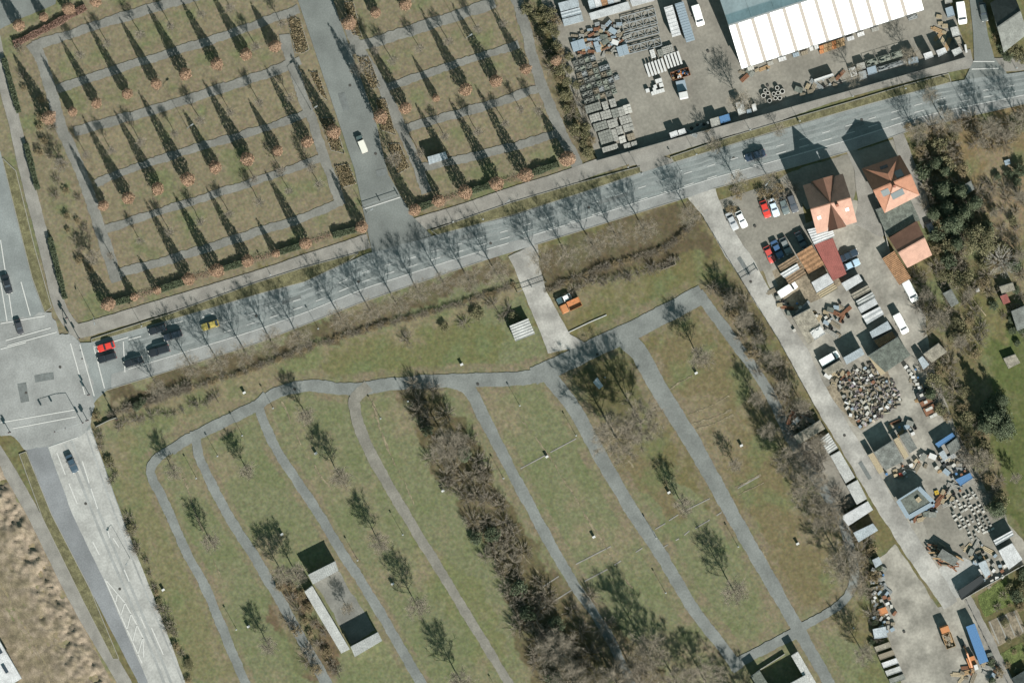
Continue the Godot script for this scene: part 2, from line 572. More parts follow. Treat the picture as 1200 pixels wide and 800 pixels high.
# a bare shrub: a fan of thin stems and twigs
func scrub_meshes(sd: int, R: float, H: float, stems: int, twigs: int) -> Array:
	rng.seed = sd
	var tr := MB.new()
	var cr := MB.new()
	var segs := []
	for i in stems:
		var az := rng.randf() * TAU
		var r := R * sqrt(rng.randf())
		var a := Vector3(cos(az), 0, sin(az)) * r * 0.35
		var e := Vector3(cos(az) * r, H * rng.randf_range(0.55, 1.0) * (1.15 - 0.4 * r / R), sin(az) * r)
		var mid := a.lerp(e, 0.5) + Vector3(0, H * 0.08, 0)
		tr.tube(a - Vector3(0, 0.03, 0), mid, 0.026, 0.018, 3)
		cr.tube(mid, e, 0.022, 0.008, 3)
		segs.append([mid, e])
		segs.append([a.lerp(mid, 0.4), mid])
	for i in twigs:
		var sg: Array = segs[rng.randi() % segs.size()]
		var p: Vector3 = sg[0].lerp(sg[1], rng.randf())
		var d: Vector3 = ((sg[1] - sg[0]).normalized() + Vector3(rng.randf_range(-1, 1), rng.randf_range(-0.4, 1), rng.randf_range(-1, 1)) * 1.1).normalized()
		var s := d.cross(Vector3(rng.randf_range(-1, 1), rng.randf_range(-1, 1), rng.randf_range(-1, 1))).normalized() * rng.randf_range(0.008, 0.018)
		cr.tri(p - s, p + s, p + d * rng.randf_range(0.3, 0.8))
	return [tr.mesh(), cr.mesh()]

func plant(pr: Node3D, x: float, y: float, sc: Vector3, label: String, group: String) -> void:
	copy(pr, P(x, y), rng.randf() * TAU, sc, label, group)

# a clipped or loose hedge along a line: one mass of leaves over a row of stems
func hedge(pts: Array, w: float, h: float, m: Material, label: String, group: String, per_m := 260, size := 0.13) -> void:
	var l := smooth_line(pts)
	var o := thing("hedge", label, "hedge", group, Vector3(l[0].x, 0, l[0].y))
	var st := MB.new()
	var cr := MB.new()
	cr.colored = true
	for i in l.size() - 1:
		var a := l[i] - l[0]
		var b := l[i + 1] - l[0]
		var d := (b - a)
		var sd := d.orthogonal().normalized()
		var bump := 1.0 + 0.35 * nz.get_noise_2d(l[i].x * 14.0, l[i].y * 14.0)
		var q := a.lerp(b, 0.5)
		st.tube(Vector3(q.x, -0.03, q.y), Vector3(q.x, h * 0.8, q.y), 0.04, 0.015, 4)
		for k in int(per_m * d.length() * w * h):
			var p := a.lerp(b, rng.randf()) + sd * w * bump * 0.5 * (1.0 - 2.0 * rng.randf())
			leaf(cr, Vector3(p.x, 0.05 + h * bump * (1.0 - pow(rng.randf(), 1.7)), p.y), size * rng.randf_range(0.7, 1.3), 0.3)
	part("stem", st, mats.bark, o)
	part("foliage", cr, m, o)

func row_points(pts: Array, step: float, wide: float, sd: int) -> Array:   # places along a line in map units
	rng.seed = sd
	var out := []
	for q in smooth_line(pts):
		if out.is_empty() or (out[-1] - Vector2(q.x / S + 600.0, q.y / S + 400.0)).length() > step:
			out.append(Vector2(q.x / S + 600.0, q.y / S + 400.0) + Vector2(rng.randf_range(-wide, wide), rng.randf_range(-wide, wide)))
	return out

func inside_points(pts: Array, gap: float, tries: int, sd: int) -> Array:   # scattered places in map units, not closer than gap
	rng.seed = sd
	var poly := PackedVector2Array()
	var lo := Vector2(1e9, 1e9)
	var hi := -lo
	for i in range(0, pts.size(), 2):
		var q := Vector2(pts[i], pts[i + 1])
		poly.append(q)
		lo = lo.min(q)
		hi = hi.max(q)
	var out := []
	for i in tries:
		var q := Vector2(rng.randf_range(lo.x, hi.x), rng.randf_range(lo.y, hi.y))
		if not Geometry2D.is_point_in_polygon(q, poly):
			continue
		var ok := true
		for o in out:
			if o.distance_to(q) < gap:
				ok = false
				break
		if ok:
			out.append(q)
	return out

# ------------------------------------------------------------------ buildings
func v3(p: Vector2, y: float) -> Vector3:
	return Vector3(p.x, y, p.y)

# quad in map units, A B C D round the roof; returns its corners in metres round the middle
func corners(q: Array) -> Array:
	var p := flat(q)
	var area := 0.0
	for i in 4:
		area += p[i].cross(p[(i + 1) % 4])
	var c := (p[0] + p[1] + p[2] + p[3]) / 4.0
	var out := []
	for i in 4:
		out.append(p[i] - c)
	if area < 0.0:
		out = [out[1], out[0], out[3], out[2]]
	out.append(c)
	return out

func door_and_windows(o: Node3D, a: Vector2, b: Vector2, h: float, windows := true, wide := 1.0) -> void:
	var d := b - a
	var L := d.length()
	if L < 1.6:
		return
	d /= L
	var nrm := Vector2(d.y, -d.x)
	var bs := Basis(v3(d, 0), Vector3.UP, v3(-nrm, 0))
	var dh := minf(2.1, h * 0.85)
	var mid := a + d * L * 0.3 + nrm * 0.02
	var mb := MB.new()
	mb.box(Vector3.ZERO, Vector3(wide, dh, 0.08), bs)
	var dr := part("door", mb, mats.door, o, v3(mid, dh * 0.5))
	var hb := MB.new()
	hb.box(v3(d * wide * 0.36 + nrm * 0.07, 0.0), Vector3(0.12, 0.04, 0.05), bs)
	part("handle", hb, mats.galv, dr)
	if windows and L > 4.0:
		var k := int((L * 0.6) / 2.2)
		for i in k:
			var at := a + d * (L * 0.45 + i * 2.2) + nrm * 0.02
			var fb := MB.new()
			fb.box(Vector3.ZERO, Vector3(1.1, 0.9, 0.07), bs)
			var w := part("window", fb, mats.plastic_white, o, v3(at, minf(1.6, h * 0.6)))
			var pb := MB.new()
			pb.box(v3(nrm * 0.03, 0.0), Vector3(0.95, 0.75, 0.05), bs)
			part("pane", pb, mats.glass, w)

# a low building under a flat or gently sloping sheet roof; ribs > 0 gives corrugations of that pitch
func shed(q: Array, h: float, roof: Material, wall: Material, called: String, label: String, category: String, group := "", ribs := 0.0, fall := 0.25, across := false) -> Node3D:
	var c := corners(q)
	var o := thing(called, label, category, group, v3(c[4], 0.0))
	var inn := PackedVector2Array()
	for i in 4:
		inn.append(c[i] * 0.965)
	var wb := MB.new()
	wb.prism(inn, -0.03, h - 0.12)
	part("wall", wb, wall, o)
	var rb := MB.new()
	var hh := [h, h, h + fall, h + fall]
	if ribs > 0.0:
		# ribs run from A-D side to B-C side, or across
		var e := [0, 1, 2, 3] if not across else [1, 2, 3, 0]
		var A := v3(c[e[0]], hh[e[0]])
		var B := v3(c[e[1]], hh[e[1]])
		var C := v3(c[e[2]], hh[e[2]])
		var D := v3(c[e[3]], hh[e[3]])
		var k := maxi(2, int((D - A).length() / ribs)) * 2
		for i in k:
			var t0 := float(i) / k
			var t1 := float(i + 1) / k
			var y0 := Vector3(0, 0.09 if i % 2 == 0 else 0.0, 0)
			var y1 := Vector3(0, 0.0 if i % 2 == 0 else 0.09, 0)
			rb.quad(A.lerp(D, t0) + y0, B.lerp(C, t0) + y0, B.lerp(C, t1) + y1, A.lerp(D, t1) + y1)
			var dn := Vector3(0, -0.06, 0)
			rb.quad(A.lerp(D, t1) + dn, B.lerp(C, t1) + dn, B.lerp(C, t0) + dn, A.lerp(D, t0) + dn)
	else:
		var T := []
		for i in 4:
			T.append(v3(c[i], hh[i]))
		rb.quad(T[0], T[1], T[2], T[3])
		var dn := Vector3(0, -0.14, 0)
		rb.quad(T[3] + dn, T[2] + dn, T[1] + dn, T[0] + dn)
		for i in 4:
			rb.quad(T[i] + dn, T[(i + 1) % 4] + dn, T[(i + 1) % 4], T[i])
	part("roof", rb, roof, o)
	# the gutter or edge board along the low side
	var gb := MB.new()
	gb.bar(v3(c[0] * 1.01, h - 0.1), v3(c[1] * 1.01, h - 0.1), 0.12, 0.12)
	part("gutter", gb, mats.galv, o)
	door_and_windows(o, inn[0], inn[1], h, h > 2.3)
	return o

# a box-shaped piece (container, crate, stack): quad footprint
func gable(q: Array, eave: float, ridge: float, roof0: Material, roof1: Material, wall: Material, called: String, label: String, category: String) -> Node3D:
	# the ridge runs parallel to A-B
	var c := corners(q)
	var o := thing(called, label, category, "", v3(c[4], 0.0))
	var inn := PackedVector2Array()
	for i in 4:
		inn.append(c[i] * 0.94)
	var wb := MB.new()
	wb.prism(inn, -0.03, eave)
	var r0: Vector2 = (inn[0] + inn[3]) * 0.5
	var r1: Vector2 = (inn[1] + inn[2]) * 0.5
	wb.tri(v3(inn[3], eave), v3(r0, ridge - 0.15), v3(inn[0], eave))
	wb.tri(v3(inn[1], eave), v3(r1, ridge - 0.15), v3(inn[2], eave))
	part("wall", wb, wall, o)
	var R0 := v3((c[0] + c[3]) * 0.5, ridge)
	var R1 := v3((c[1] + c[2]) * 0.5, ridge)
	for s in 2:
		var rb := MB.new()
		var a := v3(c[0], eave) if s == 0 else v3(c[2], eave)
		var b := v3(c[1], eave) if s == 0 else v3(c[3], eave)
		var u := R1 if s == 0 else R0
		var w := R0 if s == 0 else R1
		rb.quad(a, b, u, w)
		var dn := Vector3(0, -0.16, 0)
		rb.quad(w + dn, u + dn, b + dn, a + dn)
		rb.quad(a + dn, b + dn, b, a)
		rb.quad(b + dn, u + dn, u, b)
		rb.quad(w + dn, a + dn, a, w)
		part("roof_slope", rb, roof0 if s == 0 else roof1, o)
	var cb := MB.new()
	cb.bar(R0 + Vector3(0, 0.03, 0), R1 + Vector3(0, 0.03, 0), 0.3, 0.1)
	part("ridge_cap", cb, roof0, o)
	for s in [0, 2]:
		var a: Vector2 = inn[s]
		var b: Vector2 = inn[s + 1]
		door_and_windows(o, a, b, minf(eave, 3.0))
	return o

func block(q: Array, h: float, m: Material, called: String, label: String, category: String, group := "", y0 := 0.0) -> Node3D:
	# a container or box: body, proud edge frame, door on the end
	var c := corners(q)
	var o := thing(called, label, category, group, v3(c[4], y0))
	var bd := MB.new()
	var inn := PackedVector2Array()
	for i in 4:
		inn.append(c[i] * 0.97)
	bd.prism(inn, 0.0, h - 0.04)
	part("body", bd, m, o)
	var fr := MB.new()
	for i in 4:
		fr.bar(v3(c[i], h - 0.03), v3(c[(i + 1) % 4], h - 0.03), 0.1, 0.12)
		fr.bar(v3(c[i], 0.0), v3(c[i], h - 0.1), 0.1, 0.1)
	part("frame", fr, m, o)
	return o

# ------------------------------------------------------------------ vehicles
func loft(mb: MB, rings: Array) -> void:      # rings of points, front to back
	var k: int = rings[0].size()
	for i in rings.size() - 1:
		for j in k:
			mb.quad(rings[i][j], rings[i][(j + 1) % k], rings[i + 1][(j + 1) % k], rings[i + 1][j])
	for e in [0, rings.size() - 1]:
		var mid := Vector3.ZERO
		for p in rings[e]:
			mid += p / k
		for j in k:
			if e == 0:
				mb.tri(mid, rings[e][(j + 1) % k], rings[e][j])
			else:
				mb.tri(mid, rings[e][j], rings[e][(j + 1) % k])

func ring(x: float, w: float, y0: float, y1: float, round := 0.12) -> Array:   # section across the car at x
	return [Vector3(x, y0, -w), Vector3(x, lerpf(y0, y1, 0.55), -w * 1.02), Vector3(x, y1 - round * 0.5, -w + round * 0.3), Vector3(x, y1, -w + round), Vector3(x, y1 + 0.03, 0), Vector3(x, y1, w - round), Vector3(x, y1 - round * 0.5, w - round * 0.3), Vector3(x, lerpf(y0, y1, 0.55), w * 1.02), Vector3(x, y0, w)]

func car_proto(kind: String) -> Node3D:
	var o := Node3D.new()
	var L := 4.2
	var W := 0.86
	var cab := [0.62, 0.1, -1.2, -1.85]     # foot of windscreen, roof front, roof rear, foot of rear window
	var H := 1.46
	var hood := 0.92
	var back := 0.98
	if kind == "van":
		L = 4.9
		W = 0.96
		H = 2.05
		cab = [1.55, 1.0, -2.3, -2.4]
		hood = 1.15
		back = 1.2
	elif kind == "estate":
		L = 4.5
		H = 1.5
		cab = [0.75, 0.2, -1.75, -2.1]
	elif kind == "saloon":
		L = 4.5
		cab = [0.7, 0.15, -0.95, -1.55]
		back = 1.0
	var f := L * 0.5
	var b := MB.new()
	loft(b, [ring(f, W * 0.72, 0.32, 0.62), ring(f - 0.12, W * 0.9, 0.22, 0.72), ring(f - 0.6, W, 0.2, hood - 0.08), ring(cab[0], W, 0.2, hood), ring(-f + 0.7, W, 0.2, back), ring(-f + 0.12, W * 0.94, 0.24, back - 0.05), ring(-f, W * 0.8, 0.34, back - 0.2)])
	part("body", b, mats.rim, o)
	var g := MB.new()
	var wr := W * (0.88 if kind == "van" else 0.78)
	var R := [[cab[0], W * 0.93, hood - 0.02], [cab[1], wr, H], [cab[2], wr, H - 0.02], [cab[3], W * 0.9, back - 0.02]]
	var rings := []
	for r in R:
		rings.append([Vector3(r[0], hood - 0.1, -r[1] if r[2] < H - 0.1 else -W * 0.93), Vector3(r[0], r[2], -r[1]), Vector3(r[0], r[2] + 0.02, 0), Vector3(r[0], r[2], r[1]), Vector3(r[0], hood - 0.1, r[1] if r[2] < H - 0.1 else W * 0.93)])
	loft(g, rings)
	part("cabin", g, mats.rim, o)
	# panes stand just proud of the cabin
	var ws := MB.new()
	ws.quad(Vector3(cab[0] - 0.06, hood + 0.05, -W * 0.82), Vector3(cab[0] - 0.06, hood + 0.05, W * 0.82), Vector3(cab[1] + 0.05, H - 0.0, wr * 0.9), Vector3(cab[1] + 0.05, H - 0.0, -wr * 0.9))
	for i in ws.v.size():
		ws.v[i] += Vector3(0.03, 0.05, 0)
	part("windscreen", ws, mats.glass, o)
	if kind != "van":
		var rw := MB.new()
		rw.quad(Vector3(cab[3] + 0.05, back + 0.05, W * 0.8), Vector3(cab[3] + 0.05, back + 0.05, -W * 0.8), Vector3(cab[2] - 0.05, H - 0.02, -wr * 0.88), Vector3(cab[2] - 0.05, H - 0.02, wr * 0.88))
		for i in rw.v.size():
			rw.v[i] += Vector3(-0.03, 0.05, 0)
		part("rear_window", rw, mats.glass, o)
	for s in [-1.0, 1.0]:
		var sw := MB.new()
		var rear: float = cab[2] if kind != "van" else cab[1] - 0.9
		sw.quad(Vector3(cab[0] - 0.35, hood + 0.03, s * (W * 0.93 + 0.02)), Vector3(rear, hood + 0.03, s * (W * 0.93 + 0.02)), Vector3(rear, H - 0.1, s * (wr + 0.03)), Vector3(cab[1], H - 0.1, s * (wr + 0.03)))
		part("side_window", sw, mats.glass, o)
		var hl := MB.new()
		hl.box(Vector3(f - 0.07, 0.62, s * W * 0.62), Vector3(0.14, 0.14, 0.34))
		part("headlight", hl, mats.lamp_glass, o)
		var tl := MB.new()
		tl.box(Vector3(-f + 0.05, 0.75, s * W * 0.72), Vector3(0.12, 0.2, 0.2))
		part("tail_light", tl, mats.red_glass, o)
		var mr := MB.new()
		mr.box(Vector3(cab[0] - 0.25, hood + 0.08, s * (W + 0.1)), Vector3(0.12, 0.14, 0.2))
		part("mirror", mr, mats.dark_steel, o)
		for x in [f - 0.85, -f + 0.85]:
			var wh := MB.new()
			wh.tube(Vector3(x, 0.31, s * (W - 0.2)), Vector3(x, 0.31, s * (W + 0.03)), 0.31, 0.31, 14, true)
			var w := part("wheel", wh, mats.tyre, o)
			var rm := MB.new()
			rm.tube(Vector3(x, 0.31, s * (W - 0.02)), Vector3(x, 0.31, s * (W + 0.045)), 0.19, 0.19, 10, true)
			part("rim", rm, mats.rim, w)
	o.set_meta("base", "parked_van" if kind == "van" else "car")
	o.set_meta("category", "van" if kind == "van" else "car")
	return o

func drive(pr: Node3D, x: float, y: float, ang: float, c: Color, label: String, group := "", sc := 1.0) -> void:
	var o := copy(pr, P(x, y, wheel_y), -deg_to_rad(ang), Vector3.ONE * sc, label, group)
	var m := paint(c)
	for ch in o.get_children():
		if str(ch.name).begins_with("body") or str(ch.name).begins_with("cabin"):
			ch.material_override = m

func truck(x: float, y: float, ang: float, L: float, cab_m: Material, bed_m: Material, cargo_m: Material, tipper: bool, label: String, called := "truck") -> void:
	var o := thing(called, label, "truck", "", P(x, y, wheel_y), -deg_to_rad(ang))
	var f := L * 0.5
	var ch := MB.new()
	ch.box(Vector3(0, 0.7, 0), Vector3(L - 0.3, 0.25, 0.9))
	part("chassis", ch, mats.dark_steel, o)
	var cb := MB.new()
	loft(cb, [ring(f, 0.98, 0.45, 2.2), ring(f - 0.3, 1.05, 0.45, 2.6), ring(f - 1.7, 1.05, 0.45, 2.6)])
	var cab := part("cab", cb, cab_m, o)
	var ws := MB.new()
	ws.quad(Vector3(f + 0.02, 1.5, -0.85), Vector3(f + 0.02, 1.5, 0.85), Vector3(f - 0.26, 2.5, 0.85), Vector3(f - 0.26, 2.5, -0.85))
	part("windscreen", ws, mats.glass, cab)
	var bl := L - 2.1
	var bx := f - 1.95 - bl * 0.5
	var bd := MB.new()
	bd.box(Vector3(bx, 0.95, 0), Vector3(bl, 0.2, 2.2))
	if tipper:
		for s in [-1.0, 1.0]:
			bd.box(Vector3(bx, 1.4, s * 1.1), Vector3(bl, 0.75, 0.08))
			bd.box(Vector3(bx + s * bl * 0.5, 1.4, 0), Vector3(0.08, 0.75, 2.2))
	part("bed", bd, bed_m, o)
	if cargo_m:
		var ld := MB.new()
		for i in 14:
			ld.box(Vector3(bx + rng.randf_range(-0.42, 0.42) * bl, 1.25 + rng.randf() * 0.3, rng.randf_range(-0.8, 0.8)), Vector3(rng.randf_range(0.3, 1.0), 0.5, rng.randf_range(0.2, 0.6)), Basis(Vector3.UP, rng.randf()))
		part("cargo", ld, cargo_m, o)
	for s in [-1.0, 1.0]:
		for wx in [f - 0.9, -f + 0.9, -f + 2.0]:
			var wh := MB.new()
			wh.tube(Vector3(wx, 0.48, s * 0.78), Vector3(wx, 0.48, s * 1.06), 0.48, 0.48, 14, true)
			part("wheel", wh, mats.tyre, o)

func trailer(x: float, y: float, ang: float, L: float, W: float, m: Material, label: String, ribs := 0.0) -> void:
	var o := thing("trailer", label, "trailer", "", P(x, y, wheel_y), -deg_to_rad(ang))
	var b := MB.new()
	b.box(Vector3(0, 2.0, 0), Vector3(L, 2.4, W))
	part("box_body", b, m, o)
	if ribs > 0.0:
		var k := int(L / ribs)
		for i in k:
			var r := MB.new()
			r.box(Vector3(-L * 0.5 + (i + 0.5) * L / k, 3.23, 0), Vector3(0.12, 0.06, W - 0.1))
			part("roof_rib", r, m, o)
	var c := MB.new()
	c.box(Vector3(0, 0.65, 0), Vector3(L - 0.4, 0.25, 0.9))
	part("chassis", c, mats.dark_steel, o)
	for s in [-1.0, 1.0]:
		for wx in [-L * 0.5 + 1.0, -L * 0.5 + 2.2]:
			var wh := MB.new()
			wh.tube(Vector3(wx, 0.48, s * (W * 0.5 - 0.3)), Vector3(wx, 0.48, s * W * 0.5), 0.48, 0.48, 14, true)
			part("wheel", wh, mats.tyre, o)
		var lg := MB.new()
		lg.box(Vector3(L * 0.5 - 1.2, 0.3, s * 0.6), Vector3(0.14, 0.7, 0.14))
		part("support_leg", lg, mats.dark_steel, o)

# ------------------------------------------------------------------ street furniture
func lamp_proto(h: float, arm: float) -> Node3D:
	var o := Node3D.new()
	var p := MB.new()
	p.tube(Vector3(0, -0.05, 0), Vector3(0, 0.9, 0), 0.07, 0.06, 8)
	p.tube(Vector3(0, 0.9, 0), Vector3(0, h, 0), 0.045, 0.03, 8)
	part("pole", p, mats.galv, o)
	var hd := MB.new()
	if arm > 0.0:
		var a := MB.new()
		a.tube(Vector3(0, h - 0.05, 0), Vector3(arm, h + 0.2, 0), 0.045, 0.04, 6)
		part("arm", a, mats.galv, o)
		hd.box(Vector3(arm + 0.25, h + 0.2, 0), Vector3(0.75, 0.14, 0.3))
		hd.box(Vector3(arm + 0.25, h + 0.29, 0), Vector3(0.55, 0.06, 0.2))
	else:
		hd.tube(Vector3(0, h, 0), Vector3(0, h + 0.28, 0), 0.1, 0.18, 10, true)
		hd.tube(Vector3(0, h + 0.28, 0), Vector3(0, h + 0.36, 0), 0.2, 0.07, 10, true)
	var hp := part("lamp_head", hd, mats.galv, o)
	var gl := MB.new()
	gl.box(Vector3(arm + 0.25 if arm > 0.0 else 0.0, h + 0.11 if arm > 0.0 else h - 0.03, 0), Vector3(0.4, 0.05, 0.22))
	part("lens", gl, mats.lamp_glass, hp)
	o.set_meta("base", "street_lamp")
	o.set_meta("category", "street lamp")
	return o

func signal_post(x: float, y: float, h: float, arm: Vector2, label: String) -> void:
	var o := thing("traffic_signal", label, "traffic light", "signals round the crossing", P(x, y, road_y))
	var p := MB.new()
	p.tube(Vector3(0, -0.3, 0), Vector3(0, h, 0), 0.09, 0.07, 8)
	part("pole", p, mats.galv, o)
	var spots := [Vector3(0.22, h - 0.6, 0), Vector3(-0.2, 2.3, 0.1)]
	if arm.length() > 0.1:
		var a := MB.new()
		var e := Vector3(arm.x, h + 0.5, arm.y)
		a.tube(Vector3(0, h, 0), e * 0.35 + Vector3(0, h * 0.65 + 0.25, 0), 0.07, 0.065, 6)
		a.tube(e * 0.35 + Vector3(0, h * 0.65 + 0.25, 0), e, 0.065, 0.05, 6)
		part("mast_arm", a, mats.galv, o)
		spots = [Vector3(arm.x, h - 0.1, arm.y), Vector3(arm.x * 0.6, h - 0.1, arm.y * 0.6), Vector3(0.22, 2.6, 0)]
	for s in spots:
		var hb := MB.new()
		hb.box(s, Vector3(0.34, 1.0, 0.3))
		var hd := part("signal_head", hb, mats.dark_steel, o)
		for k in 3:
			var lb := MB.new()
			lb.tube(s + Vector3(0, 0.3 - 0.3 * k, 0.14), s + Vector3(0, 0.3 - 0.3 * k, 0.18), 0.11, 0.11, 10, true)
			part("lens", lb, mats.red_glass if k == 0 else mats.glass, hd)

func cabinet_proto() -> Node3D:
	var o := Node3D.new()
	var b := MB.new()
	b.box(Vector3(0, 0.75, 0), Vector3(1.0, 1.5, 0.55))
	part("body", b, mats.plastic_white, o)
	var t := MB.new()
	t.box(Vector3(0, 1.54, 0), Vector3(1.1, 0.1, 0.66))
	part("lid", t, mats.plastic_white, o)
	var d := MB.new()
	d.box(Vector3(0, 0.78, 0.285), Vector3(0.86, 1.25, 0.03))
	part("door", d, mats.stone, o)
	o.set_meta("base", "power_cabinet")
	o.set_meta("category", "cabinet")
	return o

# ------------------------------------------------------------------ the place
const NORTH := [107, 401, 250, 360, 300, 345, 357, 330, 410, 306, 430, 297, 512, 275, 600, 253, 750, 203, 790, 190, 900, 157, 1025, 120, 1115, 96, 1140, 92, 1200, 84, 1320, 66]
const SOUTH := [125, 457, 287, 407, 310, 399, 422, 355, 565, 306, 627, 287, 807, 231, 837, 221, 900, 204, 940, 193, 1000, 176, 1047, 160, 1075, 150, 1200, 122, 1320, 98]

var lanes := [  # gravel lanes of the tree ground north of the street: points, width
	[[36, 50, 50, 75, 72, 150, 96, 205, 117, 270, 137, 330], 14], [[38, 53, 75, 42, 150, 18, 240, -8], 11], [[66, 104, 140, 80, 225, 54, 300, 29, 350, 10], 10],
	[[86, 154, 175, 130, 300, 90, 352, 71], 11], [[112, 216, 140, 203, 225, 175, 300, 153, 366, 131], 9], [[124, 268, 212, 240, 300, 212, 380, 184], 9],
	[[134, 321, 212, 300, 300, 272, 350, 257, 400, 236], 10], [[334, 40, 337, 60, 354, 112, 365, 140, 380, 185, 400, 240], 12],
	[[405, 20, 417, 52, 450, 105, 470, 150, 487, 190, 500, 226], 12], [[410, 58, 500, 30, 580, 3], 13], [[448, 104, 525, 78, 608, 52], 9],
	[[472, 151, 575, 122, 630, 104], 10], [[485, 198, 525, 190, 600, 172, 655, 156], 10], [[603, -8, 611, 15, 627, 75, 647, 130, 664, 168, 678, 196], 13]]
var paths := [  # tarred paths of the southern lawns: points, width at both ends
	[[200, 528, 216, 517, 240, 505, 300, 475, 324, 460, 360, 452, 412, 456, 460, 450, 525, 446, 600, 444, 637, 439], 12, 17], [[625, 441, 655, 428, 700, 406, 760, 378, 824, 344], 22, 22],
	[[210, 522, 190, 532, 177, 547, 178, 560, 188, 580, 220, 650, 240, 687, 262, 740, 288, 803], 11, 11], [[228, 505, 230, 520, 237, 545, 265, 600, 300, 656, 330, 707, 384, 803], 11, 13],
	[[312, 462, 304, 475, 310, 497, 330, 537, 372, 600, 400, 647, 430, 692, 496, 805], 11, 12], [[525, 446, 550, 457, 566, 487, 600, 553, 625, 600, 667, 675, 710, 740, 742, 805], 15, 10],
	[[640, 438, 652, 452, 675, 482, 705, 537, 742, 600, 775, 650, 812, 712, 850, 762, 866, 785], 18, 13], [[730, 395, 750, 415, 775, 460, 807, 510, 860, 605, 897, 670, 926, 720, 951, 764, 975, 806], 22, 13],
	[[935, 740, 883, 767, 855, 781], 13, 12], [[818, 343, 857, 395, 900, 457, 925, 510, 955, 560, 985, 605, 998, 650, 1001, 680, 985, 708, 935, 737], 13, 10]]

